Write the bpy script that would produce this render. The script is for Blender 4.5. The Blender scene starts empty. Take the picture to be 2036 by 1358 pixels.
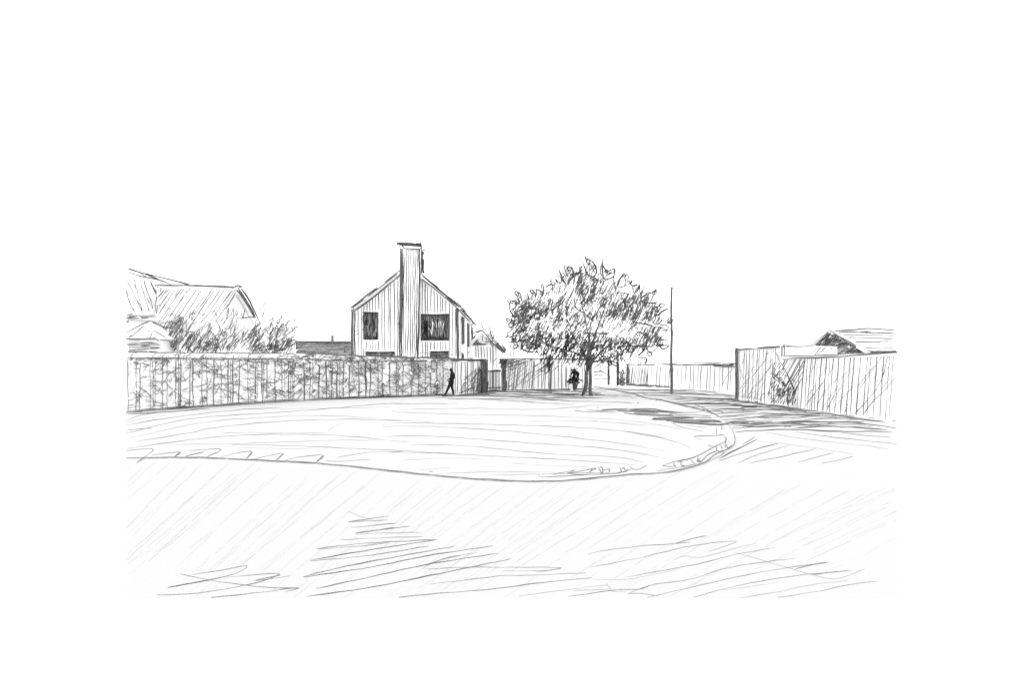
import bpy, bmesh, math, random
from mathutils import Vector
R = random.Random(11)
F, CX, HY, H = 1500.0, 1018.0, 733.0, 1.65      # lens and horizon of the drawing, eye height in metres
scene = bpy.context.scene
COL = scene.collection

# ------------------------------------------------------------------ materials
def graphite(name, lo, hi, scale, stretch=(1, 1, 1)):
    m = bpy.data.materials.new(name); m.use_nodes = True
    nt = m.node_tree; b = nt.nodes['Principled BSDF']
    b.inputs['Roughness'].default_value = 0.9
    b.inputs['Specular IOR Level'].default_value = 0.05
    tc = nt.nodes.new('ShaderNodeTexCoord'); mp = nt.nodes.new('ShaderNodeMapping')
    mp.inputs['Scale'].default_value = stretch
    nz = nt.nodes.new('ShaderNodeTexNoise'); nz.inputs['Scale'].default_value = scale
    nz.inputs['Detail'].default_value = 3; nz.inputs['Roughness'].default_value = .7
    cr = nt.nodes.new('ShaderNodeValToRGB')
    cr.color_ramp.elements[0].position = .36; cr.color_ramp.elements[0].color = (lo, lo, lo, 1)
    cr.color_ramp.elements[1].position = .66; cr.color_ramp.elements[1].color = (hi, hi, hi, 1)
    nt.links.new(tc.outputs['Object'], mp.inputs['Vector']); nt.links.new(mp.outputs[0], nz.inputs['Vector'])
    nt.links.new(nz.outputs['Fac'], cr.inputs[0]); nt.links.new(cr.outputs[0], b.inputs['Base Color'])
    return m
def lerp_(a, b, t): return a + (b - a) * t
PAPER = graphite('white_paper', .84, .87, 3)
ROADW = graphite('road_paper', .432, .447, 60)
TONES = [(.008, .03), (.02, .09), (.055, .17), (.1, .25), (.17, .34), (.25, .4)]
FAR = [PAPER] + [graphite('graphite_far_%d' % i, a, b, 14) for i, (a, b) in enumerate(TONES)]
NEAR = [PAPER] + [graphite('graphite_near_%d' % i, a * 1.15, lerp_(b, .42, .45), 95) for i, (a, b) in enumerate(TONES)]
SHADE_V = graphite('shaded_glass', .01, .3, 7, (2.6, 2.6, .35))      # index 7: dark hatch-like streaks
SHADE_H = graphite('shaded_boards', .12, .4, 5, (.5, .5, 4))         # index 8
LAWNW = graphite('lawn_paper', .45, .465, 60); FAINT = graphite('graphite_faint', .36, .5, 70)
for L in (FAR, NEAR): L += [SHADE_V, SHADE_H, ROADW, FAINT, LAWNW]

# ------------------------------------------------------------------ geometry helpers
def P(px, py, Y): return Vector(((px - CX) * Y / F, Y, H + (HY - py) * Y / F))
class Plane:
    def __init__(s, o, n): s.o = Vector(o); s.n = Vector(n).normalized()
    def __call__(s, px, py):
        d = Vector(((px - CX) / F, 1, (HY - py) / F)); c = Vector((0, 0, H))
        return c + d * ((s.o - c).dot(s.n) / d.dot(s.n))
def front(Y): return Plane((0, Y, 0), (0, -1, 0))
def through(a, b, c):
    n = (b - a).cross(c - a).normalized()
    if n.dot(Vector((0, 0, H)) - a) < 0: n = -n
    return Plane(a, n)
GROUND = Plane((0, 0, .0015), (0, 0, 1)); LAWN = Plane((0, 0, .012), (0, 0, 1))
def gpt(px, Y): return Vector(((px - CX) * Y / F, Y, 0))
def ydepth(py): return H * F / (py - HY)
def zz(ox, oy, s, pts): return [(ox + x / s, oy + y / s) for x, y in pts]

def resample(pts, step=7, curve=True):
    out = []
    n = len(pts)
    for i in range(n - 1):
        p1, p2 = pts[i], pts[i + 1]
        p0 = pts[i - 1] if i else p1; p3 = pts[i + 2] if i + 2 < n else p2
        k = max(2, int(math.hypot(p2[0] - p1[0], p2[1] - p1[1]) / step))
        for j in range(k):
            t = j / k
            if curve and n > 2:
                out.append(tuple(.5 * (2 * p1[a] + (p2[a] - p0[a]) * t + (2 * p0[a] - 5 * p1[a] + 4 * p2[a] - p3[a]) * t * t
                                 + (3 * p1[a] - p0[a] - 3 * p2[a] + p3[a]) * t ** 3) for a in (0, 1)))
            else: out.append((p1[0] + (p2[0] - p1[0]) * t, p1[1] + (p2[1] - p1[1]) * t))
    out.append(pts[-1]); return out

ORG = {}                                                   # world origin of every mesh, for sub-parts
class S:
    """collects solids and pencil strokes into one mesh"""
    def __init__(s): s.v = []; s.f = []; s.m = []
    def face(s, pts, m=0):
        i = len(s.v); s.v += [tuple(p) for p in pts]; s.f.append(tuple(range(i, i + len(pts)))); s.m.append(m)
    def prism(s, pts, vec, m=0, side=None):
        vec = Vector(vec); n = len(pts); b = [Vector(p) for p in pts]; t = [p + vec for p in b]
        side = m if side is None else side
        s.face(b, m); s.face(list(reversed(t)), m)
        for i in range(n):
            j = (i + 1) % n; s.face([b[j], b[i], t[i], t[j]], side)
    def box(s, a, b, m=0):
        x0, y0, z0 = a; x1, y1, z1 = b
        s.prism([(x0, y0, z0), (x1, y0, z0), (x1, y0, z1), (x0, y0, z1)], (0, y1 - y0, 0), m)
    def tube(s, pts, rad, m=3, n=Vector((0, -1, 0)), sides=4):
        if len(pts) < 2: return
        base = len(s.v)
        for i, p in enumerate(pts):
            d = (pts[min(i + 1, len(pts) - 1)] - pts[max(i - 1, 0)])
            if d.length < 1e-9: d = Vector((0, 0, 1))
            d.normalize()
            b = d.cross(n)
            if b.length < 1e-3: b = d.cross(Vector((1, .1, .2)))
            b.normalize(); c = b.cross(d).normalized()
            for k in range(sides):
                a = 2 * math.pi * k / sides
                s.v.append(tuple(p + b * rad[i] * math.cos(a) + c * rad[i] * math.sin(a)))
        for i in range(len(pts) - 1):
            for k in range(sides):
                q = (k + 1) % sides
                s.f.append((base + i * sides + k, base + i * sides + q, base + (i + 1) * sides + q, base + (i + 1) * sides + k)); s.m.append(m)
        s.f.append(tuple(base + k for k in reversed(range(sides)))); s.m.append(m)
        e = base + (len(pts) - 1) * sides
        s.f.append(tuple(e + k for k in range(sides))); s.m.append(m)
    def line(s, pl, pts, w=2, t=3, wob=.5, curve=True, step=7, depth=None):
        """a pencil stroke lying on a surface (pl) or, with depth, in free space"""
        q = resample(pts, step, curve); n = len(q)
        ph = [R.uniform(0, 6.28) for _ in range(4)]
        P3, rad = [], []
        for i, (x, y) in enumerate(q):
            x += wob * math.sin(i * .9 + ph[0]) * R.uniform(.2, 1); y += wob * math.sin(i * .8 + ph[1]) * R.uniform(.2, 1)
            if x < 250 or x > 1785.5 or y > 1189.5:
                if len(P3) > 1: s.tube(P3, rad, t, nn)
                P3, rad = [], []; continue
            p = pl(x, y) if pl else P(x, y, depth(x, y) if callable(depth) else depth)
            nn = pl.n if pl else Vector((0, -1, 0))
            k = w / 2 * p.y / F * (.82 + .3 * math.sin(i * .35 + ph[2]) * math.sin(i * .13 + ph[3]))
            e = min(i, n - 1 - i) / max(1, n * .12)
            k *= min(1, .45 + .55 * e)
            P3.append(p + nn * k * .8); rad.append(k)
        if len(P3) > 1: s.tube(P3, rad, t, nn)
    def lines(s, pl, lst, w=2, t=3, **k):
        for p in lst: s.line(pl, p, w * R.uniform(.85, 1.15), t, **k)
    def hatch(s, pl, poly, ang, sp, w=1.6, t=3, jit=.3, ends=2, tones=None, brk=0, wob=.5, bow=0, depth=None):
        ca, sa = math.cos(math.radians(ang)), math.sin(math.radians(ang))
        rp = [(x * ca - y * sa, x * sa + y * ca) for x, y in poly]     # picture y runs down, so +ang leans like "/"
        y = min(p[1] for p in rp) + sp * .5; ym = max(p[1] for p in rp)
        while y < ym:
            xs = []
            for i in range(len(rp)):
                (x1, y1), (x2, y2) = rp[i], rp[(i + 1) % len(rp)]
                if (y1 <= y) != (y2 <= y): xs.append(x1 + (y - y1) * (x2 - x1) / (y2 - y1))
            xs.sort()
            for a, b in zip(xs[::2], xs[1::2]):
                a += R.uniform(-ends, ends); b += R.uniform(-ends, ends)
                segs = [(a, b)]
                if brk:
                    segs = []; c = a
                    while c < b:
                        L = R.uniform(.4, 1.4) * brk
                        segs.append((c, min(b, c + L))); c += L * R.uniform(.75, 1.35)
                for a1, b1 in segs:
                    if b1 - a1 < 2: continue
                    yy = y + R.uniform(-1, 1) * jit * sp; y2 = yy + R.uniform(-1, 1) * jit * sp
                    mid = ((a1 + b1) / 2, (yy + y2) / 2 + R.uniform(-1, 1) * .6 + bow)
                    pts = [(X * ca + Y * sa, -X * sa + Y * ca) for X, Y in ((a1, yy), mid, (b1, y2))]
                    s.line(pl, pts, w * R.uniform(.7, 1.3), R.choice(tones) if tones else t, wob=wob, depth=depth)
            y += sp * R.uniform(.8, 1.2)
    def build(s, name, parent=None, near=False, clip=False, origin=None):
        me = bpy.data.meshes.new(name)
        o = Vector(origin) if origin is not None else Vector((0, 0, 0))
        if parent is not None: o = ORG.get(parent.name, parent.location).copy()
        me.from_pydata([(x - o.x, y - o.y, z - o.z) for x, y, z in s.v], [], s.f)
        for m in (NEAR if near else FAR): me.materials.append(m)
        me.polygons.foreach_set('material_index', s.m)
        me.validate(); me.update()
        if clip:
            bm = bmesh.new(); bm.from_mesh(me)
            for px, sg in ((249.5, 1), (1786, -1)):
                d = Vector(((px - CX) / F, 1, 0)); nrm = Vector((d.y, -d.x, 0)) * sg
                bmesh.ops.bisect_plane(bm, geom=bm.verts[:] + bm.edges[:] + bm.faces[:], plane_co=-o, plane_no=nrm, clear_inner=True)
            bm.to_mesh(me); bm.free()
        ob = bpy.data.objects.new(name, me); COL.objects.link(ob)
        ORG[ob.name] = o
        if parent is not None: ob.parent = parent
        else: ob.location = o
        return ob
def tag(o, label=None, cat=None, group=None, kind=None):
    if label: o['label'] = label
    if cat: o['category'] = cat
    if group: o['group'] = group
    if kind: o['kind'] = kind
    return o
def thing(name, loc, label, cat, group=None):
    e = bpy.data.objects.new(name, None); COL.objects.link(e); e.location = loc; e.empty_display_size = .3
    return tag(e, label, cat, group)
def lerp(a, b, t): return a + (b - a) * t
def inpoly(x, y, poly):
    c = False
    for i in range(len(poly)):
        (x1, y1), (x2, y2) = poly[i], poly[i - 1]
        if (y1 > y) != (y2 > y) and x < (x2 - x1) * (y - y1) / (y2 - y1) + x1: c = not c
    return c

# ------------------------------------------------------------------ ground, road, lawn
g = S(); g.face([(-900, -30, 0), (900, -30, 0), (900, 1500, 0), (-900, 1500, 0)])
tag(g.build('ground'), kind='structure')

edge = zz(240, 780, 3.636, [(38, 475), (450, 472), (720, 478), (1100, 497), (1400, 512), (1700, 540)]) + \
       zz(760, 780, 2.828, [(0, 437), (300, 468), (560, 490), (800, 500), (1000, 498), (1200, 482), (1400, 462), (1600, 450), (1790, 405),
                            (1870, 350), (1960, 310), (1983, 270), (1970, 215), (1935, 180)])
path = zz(1240, 780, 7.146, [(1390, 370), (1300, 320), (1150, 265), (900, 205), (700, 160), (500, 110), (300, 85), (180, 35), (0, 0)]) + [(1201, 773), (1176, 769)]
rd = S()
rd.face([GROUND(x, y) for x, y in [(249.5, 1190), (1786, 1190), (1786, 842), (1640, 818), (1560, 808), (1463, 794), (1463, 783), (1245, 770), (1180, 766),
                                   (1000, 775), (900, 784), (600, 794), (249.5, 817)]], 9)
Z3 = lambda l: zz(240, 960, 2.61, l)  # foreground shadow, drawn as dark scribbled strokes on the road
Z4 = lambda l: zz(1000, 960, 2.545, l)  # right half of the same pencilled foreground shadow
for l, w, t in [([(1180, 150), (1240, 175), (1300, 190)], 1.2, 5), ([(1182, 205), (1390, 175)], 2.2, 4), ([(1185, 206), (1385, 195)], 2, 4),
                ([(1195, 235), (1430, 212)], 2.2, 4), ([(1215, 265), (1420, 235)], 2.6, 3), ([(1240, 262), (1400, 240), (1500, 228)], 2, 4),
                ([(1220, 268), (1400, 262), (1560, 260)], 1.6, 5), ([(1135, 298), (1350, 288), (1570, 282)], 1.8, 5),
                ([(1015, 345), (1250, 318), (1640, 297)], 2.2, 4), ([(1020, 347), (1250, 330), (1400, 312)], 1.8, 5),
                ([(980, 405), (1300, 350), (1640, 298)], 2.5, 3), ([(985, 408), (1300, 378), (1600, 330)], 2, 4),
                ([(945, 490), (1200, 430), (1730, 332)], 2.5, 3), ([(950, 492), (1300, 440), (1600, 380), (1930, 330)], 2.5, 3),
                ([(1015, 552), (1300, 490), (1600, 425), (1960, 368)], 2.5, 3), ([(970, 592), (1300, 545), (1650, 475), (2020, 398)], 2.7, 3),
                ([(1540, 440), (1700, 390), (1850, 365)], 1.6, 5), ([(1560, 450), (1640, 410), (1760, 380)], 1.8, 5),
                ([(310, 475), (480, 510), (750, 545), (920, 548)], 2, 4), ([(375, 478), (500, 460), (655, 433), (620, 460), (540, 490), (245, 545)], 2.1, 4),
                ([(245, 546), (340, 530), (460, 508)], 2.6, 3), ([(185, 585), (400, 575), (690, 525), (825, 475), (700, 480), (550, 492)], 2.1, 4),
                ([(430, 602), (650, 580), (920, 548), (850, 570)], 2.3, 4), ([(700, 512), (880, 485)], 1.8, 5), ([(690, 510), (830, 482)], 2, 4)]:
    rd.line(GROUND, Z3(l), w * .88, t)
for l, w, t in [([(-620, 590 - 0), (-480, 577), (-300, 560), (-60, 541), (220, 505), (450, 483)], 2.4, 3), ([(-370, 515), (-150, 490), (0, 472), (150, 470), (420, 457)], 2, 4),
                ([(-400, 440), (-200, 430), (0, 430), (290, 432), (200, 450), (150, 447)], 2, 4), ([(0, 448), (200, 446), (290, 435)], 1.6, 5),
                ([(430, 365), (480, 350), (700, 322), (860, 312), (950, 302)], 2, 4), ([(860, 312), (940, 290), (1028, 270)], 2.2, 3), ([(850, 313), (950, 302)], 2.5, 3),
                ([(440, 430), (700, 380), (950, 322), (1180, 298), (1040, 350)], 2, 4), ([(860, 395), (920, 372), (1000, 380), (1150, 340), (1280, 308)], 1.6, 5),
                ([(620, 480), (1000, 410), (1150, 370), (1375, 330)], 2, 4), ([(630, 565), (750, 520), (950, 490), (1150, 430), (1480, 383)], 2, 4),
                ([(560, 545), (700, 540), (740, 522)], 2, 3), ([(330, 578), (600, 540)], 2.2, 3), ([(630, 565), (700, 562), (790, 577)], 1.8, 4),
                ([(720, 585), (1000, 520), (1300, 455), (1650, 402)], 2, 4), ([(1480, 436), (1650, 402)], 2.4, 3), ([(950, 585), (1200, 520), (1500, 470), (1758, 445)], 2, 4),
                ([(1560, 468), (1758, 445)], 2.5, 3), ([(1200, 585), (1400, 552), (1550, 520), (1750, 495)], 1.7, 5), ([(1390, 583), (1600, 550), (1750, 518), (1895, 500)], 2, 4),
                ([(1170, 352), (1400, 420), (1570, 470)], 1.3, 4), ([(1570, 470), (1690, 488), (1830, 437)], 1.5, 5), ([(80, 575), (350, 540), (530, 520), (540, 548), (620, 552)], 1.6, 5),
                ([(440, 490), (640, 488), (900, 435)], 1.5, 6), ([(350, 548), (560, 540)], 1.5, 5), ([(1110, 545), (1300, 520), (1400, 500)], 1.4, 6)]:
    rd.line(GROUND, Z4(l), w * .85, t + 1 if t < 6 else 10)
def edge_y(x):
    for (x1, y1), (x2, y2) in zip(edge, edge[1:]):
        if x1 <= x < x2: return y1 + (y2 - y1) * (x - x1) / (x2 - x1)
    return 960 - (x - 1300) * .35 if x > 1300 else 912
x = 262.0
while x < 1960:                                           # long faint diagonals over the road
    y0 = edge_y(x) + R.uniform(1, 45) if x < 1440 else R.uniform(940, 1010)
    sl = lerp(1.0, .52, (x - 250) / 1500) * R.uniform(.9, 1.1)
    X, Y_, L = x, y0, R.uniform(180, 400)
    t = R.choice([4, 6, 6, 10, 10])
    while L > 0:
        d = R.uniform(25, 110); c = 1 / math.hypot(1, sl)
        e = (X - d * c, Y_ + d * sl * c); m_ = ((X + e[0]) / 2, (Y_ + e[1]) / 2 + R.uniform(-2, 2))
        rd.line(GROUND, [(X, Y_), m_, e], R.uniform(.22, .44), t, wob=.7)
        if R.random() < .3: rd.line(GROUND, [(X + 4, Y_ + 1), e], .35, 10)
        gap = R.uniform(1, 12); X, Y_ = e[0] - gap * c, e[1] + gap * sl * c; L -= d + gap
    x += R.choice([R.uniform(7, 12), R.uniform(16, 34)]) * (1.6 if x > 1150 else 1)
Z5 = lambda l: zz(1440, 780, 5.817, l)  # strokes that draw the shadow lying across the road at the right
for l, w, t in [([(490, 465), (750, 515), (1200, 575), (1600, 615), (1900, 660)], 1.2, 5), ([(830, 460), (1150, 510), (1500, 550), (2000, 600)], 1.5, 4),
                ([(1350, 470), (1600, 500), (1940, 525)], 1.5, 4), ([(140, 462), (600, 438), (900, 440), (1300, 460), (1700, 458), (1945, 465)], 3.2, 3),
                ([(380, 570), (700, 600), (1100, 655), (1500, 720)], 1, 6), ([(-60, 800), (0, 775), (200, 710), (400, 655), (620, 595)], 1.8, 3), ([(160, 820), (400, 720), (755, 618)], 1.5, 4),
                ([(300, 820), (700, 740), (1070, 652)], 1.5, 4), ([(850, 810), (1000, 775), (1265, 698)], 1.5, 4), ([(1120, 825), (1300, 795), (1495, 740)], 1.4, 4),
                ([(210, 605), (290, 562), (355, 520)], 2.4, 3), ([(-60, 780), (0, 740), (200, 640), (380, 542)], 2, 3), ([(-50, 770), (60, 700), (240, 615)], 1.3, 4),
                ([(100, 400), (500, 375), (900, 352), (1400, 350), (1700, 378), (1985, 418)], 2.6, 3), ([(90, 420), (500, 402), (1000, 380), (1500, 365), (1900, 400)], 2.4, 3),
                ([(780, 425), (1200, 400), (1600, 420), (1880, 440)], 3, 3), ([(920, 320), (1300, 300), (1850, 340)], 2.4, 3), ([(0, 345), (300, 370), (700, 350), (1100, 340)], 3.5, 3),
                ([(0, 325), (400, 290), (900, 270), (1300, 290)], 2.2, 4), ([(0, 290), (300, 258), (700, 262), (1100, 262)], 2.4, 4), ([(0, 205), (500, 205), (900, 235), (1300, 262)], 2.6, 3),
                ([(400, 240), (800, 262), (1000, 262)], 2.2, 4), ([(0, 160), (400, 170), (800, 210), (1180, 222)], 3, 3), ([(190, 180), (380, 178)], 4, 2),
                ([(900, 200), (1180, 222)], 1.8, 3), ([(950, 235), (1250, 262), (1600, 320), (1850, 345)], 3.5, 3), ([(1350, 262), (1700, 300), (2030, 348)], 1.8, 3),
                ([(0, 75), (250, 100), (560, 140), (900, 190)], 3.6, 3), ([(0, 90), (300, 125), (560, 165), (900, 205)], 4, 3), ([(500, 160), (730, 185), (950, 235)], 6, 4)]:
    rd.line(GROUND, Z5(l), w * .85, t - 1 if t < 5 else t)
rd.hatch(GROUND, [(1320, 792), (1463, 790), (1570, 813), (1700, 833), (1740, 852), (1500, 850), (1450, 842), (1400, 828)], 2, 4.2, 1.5, tones=[2, 3, 3, 5], brk=120, jit=.6, bow=-1)  # shadow zone by the right fences, put in as dark hatching
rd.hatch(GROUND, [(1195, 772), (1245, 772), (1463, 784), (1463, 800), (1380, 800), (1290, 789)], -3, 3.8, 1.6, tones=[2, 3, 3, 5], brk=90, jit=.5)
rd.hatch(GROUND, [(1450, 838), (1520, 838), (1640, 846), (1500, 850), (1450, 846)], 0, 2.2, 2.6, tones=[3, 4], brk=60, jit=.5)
Z6 = lambda l: zz(1140, 680, 5.988, l)  # shadow band below the middle fence, drawn in dark strokes
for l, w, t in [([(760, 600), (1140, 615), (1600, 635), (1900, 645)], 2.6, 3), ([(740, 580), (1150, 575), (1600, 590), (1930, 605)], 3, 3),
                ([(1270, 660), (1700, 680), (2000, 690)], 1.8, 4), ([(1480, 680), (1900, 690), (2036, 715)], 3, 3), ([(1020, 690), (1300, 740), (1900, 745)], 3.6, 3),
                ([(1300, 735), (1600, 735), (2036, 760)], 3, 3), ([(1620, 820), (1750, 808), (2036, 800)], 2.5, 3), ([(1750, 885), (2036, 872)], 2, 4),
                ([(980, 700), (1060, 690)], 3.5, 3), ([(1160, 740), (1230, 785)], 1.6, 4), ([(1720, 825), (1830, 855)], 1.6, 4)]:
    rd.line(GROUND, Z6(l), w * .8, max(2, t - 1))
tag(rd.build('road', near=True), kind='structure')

lw = S()
lawn_poly = [(249.5, 911)] + edge[1:] + path + [(1100, 772), (1000, 776), (905, 784), (600, 794), (249.5, 817)]
dense = resample(lawn_poly[:len(edge)], 12) + lawn_poly[len(edge):]
lp = [LAWN(x, y) for x, y in dense]
lw.prism([Vector((p.x, p.y, -.02)) for p in lp], (0, 0, .032), 11)
tag_ = []
LA = lambda l: zz(240, 780, 3.636, l)
LB = lambda l: zz(760, 780, 2.828, l)
for l, w, t in [([(38, 205), (200, 158), (560, 128)], 1.6, 4), ([(38, 240), (400, 180), (900, 125), (1200, 118)], 1.6, 4), ([(38, 225), (130, 195), (330, 165)], 1.2, 5),
                ([(38, 300), (500, 195), (1100, 150), (1500, 120), (1900, 85), (2036, 88)], 1.6, 4), ([(38, 275), (230, 262)], 1.6, 4),
                ([(130, 320), (600, 220), (1100, 180), (1500, 172), (1840, 188)], 1.4, 5), ([(60, 330), (130, 318)], 1.2, 6), ([(1180, 120), (1700, 115), (1950, 108)], 1.1, 6),
                ([(100, 360), (500, 295), (700, 255), (1200, 210), (1700, 197), (2036, 210)], 1.6, 4), ([(38, 410), (600, 335), (1000, 308), (1500, 312), (1920, 345)], 1.7, 4),
                ([(360, 380), (900, 372), (1500, 350), (1880, 350)], 1.4, 5), ([(800, 382), (1200, 388), (1700, 410), (2036, 422)], 1.6, 4),
                ([(720, 295), (1100, 293), (1500, 298)], 1.3, 5), ([(1560, 475), (1800, 437), (2036, 433)], 1.6, 4), ([(1480, 500), (1560, 502), (1810, 490)], 1.7, 4),
                ([(820, 400), (1200, 410), (1500, 408)], 1.1, 6), ([(1500, 290), (1520, 262), (1600, 225)], 1, 6), ([(38, 162), (300, 148), (640, 118)], 2.4, 3), ([(38, 150), (160, 145)], 3, 3)]:
    lw.line(LAWN, LA(l), w * .85, t)
for l, w, t in [([(0, 65), (200, 66), (370, 65)], 1.5, 4), ([(75, 112), (85, 100), (500, 92), (900, 97), (1200, 75), (1300, 72)], 1.3, 5), ([(75, 112), (400, 125), (900, 135), (1350, 155)], 1.4, 5),
                ([(800, 165), (1200, 165), (1600, 195)], 1.1, 6), ([(5, 190), (60, 175), (500, 180), (1000, 195), (1400, 225), (1650, 280), (1730, 315)], 1.6, 4),
                ([(5, 193), (300, 195), (700, 220), (1100, 260), (1500, 310)], 1.5, 4), ([(15, 250), (300, 250), (800, 285), (1200, 312), (1500, 350)], 1.6, 4),
                ([(160, 295), (500, 305), (900, 345), (1300, 365), (1470, 395)], 1.5, 4), ([(0, 325), (300, 342), (600, 360), (1000, 380), (1420, 410)], 1.6, 4),
                ([(0, 337), (400, 348)], 1.4, 5), ([(0, 155), (300, 170)], 1.3, 5), ([(20, 270), (150, 280)], 1.3, 5), ([(100, 385), (380, 372), (600, 380)], 1.1, 6),
                ([(200, 440), (385, 424)], 1.4, 5), ([(265, 450), (275, 445), (290, 447)], 2.4, 3), ([(300, 460), (600, 450), (1000, 452)], 1.4, 5), ([(615, 467), (1000, 460), (1330, 452)], 1.5, 4),
                ([(370, 38), (700, 40), (1050, 48)], 1.8, 3), ([(640, 45), (800, 55), (1000, 67)], 1.2, 5), ([(1000, 50), (1250, 56), (1410, 62)], 2, 4), ([(1432, 62), (1446, 64)], 3, 3),
                ([(1205, 86), (1218, 90)], 2, 4), ([(1375, 78), (1376, 95)], 1.2, 5), ([(700, 400), (1100, 420), (1300, 425)], 1, 6), ([(1750, 250), (1930, 243)], 1.8, 4)]:
    lw.line(LAWN, LB(l), w * .85, t)
Z7 = lambda l: zz(1240, 780, 7.146, l)  # pencilled shadow right of the tree, with a few lawn lines
for l, w, t in [([(-520, 255), (-300, 268), (0, 250), (400, 243), (600, 275), (850, 292), (1035, 292)], 2.6, 3), ([(90, 262), (400, 280), (700, 295), (870, 295)], 4.5, 3),
                ([(-320, 250), (-100, 245), (90, 248)], 2.5, 3), ([(-700, 270), (-500, 282), (-100, 288)], 2.2, 3), ([(-100, 270), (100, 280), (500, 300)], 3.5, 4),
                ([(0, 300), (400, 340), (800, 350), (1250, 370)], 3, 3), ([(150, 300), (400, 322), (700, 330)], 3.6, 4), ([(640, 318), (900, 325), (1240, 343)], 2.6, 3),
                ([(400, 390), (700, 375), (1000, 372)], 5, 2), ([(400, 392), (480, 384)], 6, 1), ([(430, 395), (900, 408), (1400, 432)], 6, 4), ([(600, 410), (900, 425), (1300, 425)], 6, 4),
                ([(700, 428), (1000, 452), (1350, 472), (1500, 452)], 6.5, 4), ([(800, 400), (1100, 400), (1380, 415)], 3, 3), ([(480, 390), (800, 400), (1200, 430)], 3.2, 3),
                ([(700, 430), (1000, 440), (1350, 460)], 3, 3), ([(680, 430), (850, 510), (1140, 557)], 1.6, 4), ([(900, 480), (1200, 505)], 1.6, 5),
                ([(1000, 635), (1200, 628), (1430, 605)], 2, 4), ([(1010, 665), (1140, 680)], 1.6, 4), ([(1320, 490), (1322, 620)], 2, 4), ([(1395, 450), (1390, 540)], 2.4, 3),
                ([(1390, 520), (1440, 518)], 1.8, 4), ([(-60, 400), (0, 405), (400, 450), (830, 525)], 1.2, 5), ([(-500, 400), (0, 450), (300, 480)], 1.1, 6), ([(0, 560), (500, 650), (750, 715)], 1.3, 5), ([(0, 740), (300, 790), (600, 840)], 1, 6),
                ([(0, 845), (350, 900), (600, 940)], 1, 6)]:
    lw.line(LAWN, Z7(l), w * .85, max(1, t - 1) if w > 2.5 else t)
Z8 = lambda l: zz(880, 600, 6.467, l)
for l, w, t in [([(20, 1215), (400, 1215), (700, 1220), (1100, 1240), (1552, 1270)], 2.6, 3), ([(560, 1155), (900, 1165), (1552, 1195)], 4, 3), ([(-100, 1235), (500, 1255), (1000, 1285), (1700, 1325)], 1.4, 4),
                ([(700, 1185), (1200, 1205), (1700, 1210)], 3, 3), ([(1050, 1135), (1700, 1138)], 2, 3), ([(820, 1120), (1300, 1150), (1900, 1165)], 3, 3), ([(200, 1190), (700, 1180)], 3, 3),
                ([(0, 1225), (300, 1205), (600, 1200)], 3.6, 3), ([(1000, 1220), (1500, 1245), (2050, 1240)], 2, 4), ([(560, 1150), (720, 1140)], 5, 2), ([(0, 1320), (200, 1312)], 1, 6)]:
    lw.line(LAWN, Z8(l), w * .8, max(2, t - 1))
lw.hatch(LAWN, [(905, 786), (1000, 779), (1180, 777), (1200, 782), (1170, 792), (1050, 792), (960, 790)], 0, 2.6, 1.6, tones=[3, 3, 4, 5], brk=70, jit=.5)  # ground hatching pencils in shade below the fences and round the tree
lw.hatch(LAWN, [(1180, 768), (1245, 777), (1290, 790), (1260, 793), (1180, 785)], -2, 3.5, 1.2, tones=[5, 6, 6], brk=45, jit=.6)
ZT = lambda l: zz(1100, 690, 12.34, l)
for l, w, t in [([(0, 1165), (650, 1170)], 2.8, 2), ([(650, 1182), (1280, 1185)], 2.8, 2), ([(0, 1050), (730, 1050)], 1.8, 3), ([(0, 1100), (400, 1110)], 1.8, 4), ([(0, 1240), (400, 1230), (900, 1260)], 1.6, 4)]:
    lw.line(LAWN, ZT(l), w, t)
lw.line(LAWN, path[::-1], 2.8, 3); lw.line(LAWN, [(1380, 805), (1400, 812), (1435, 832)], 2, 3)
tag(lw.build('lawn', near=True), kind='structure')

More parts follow.
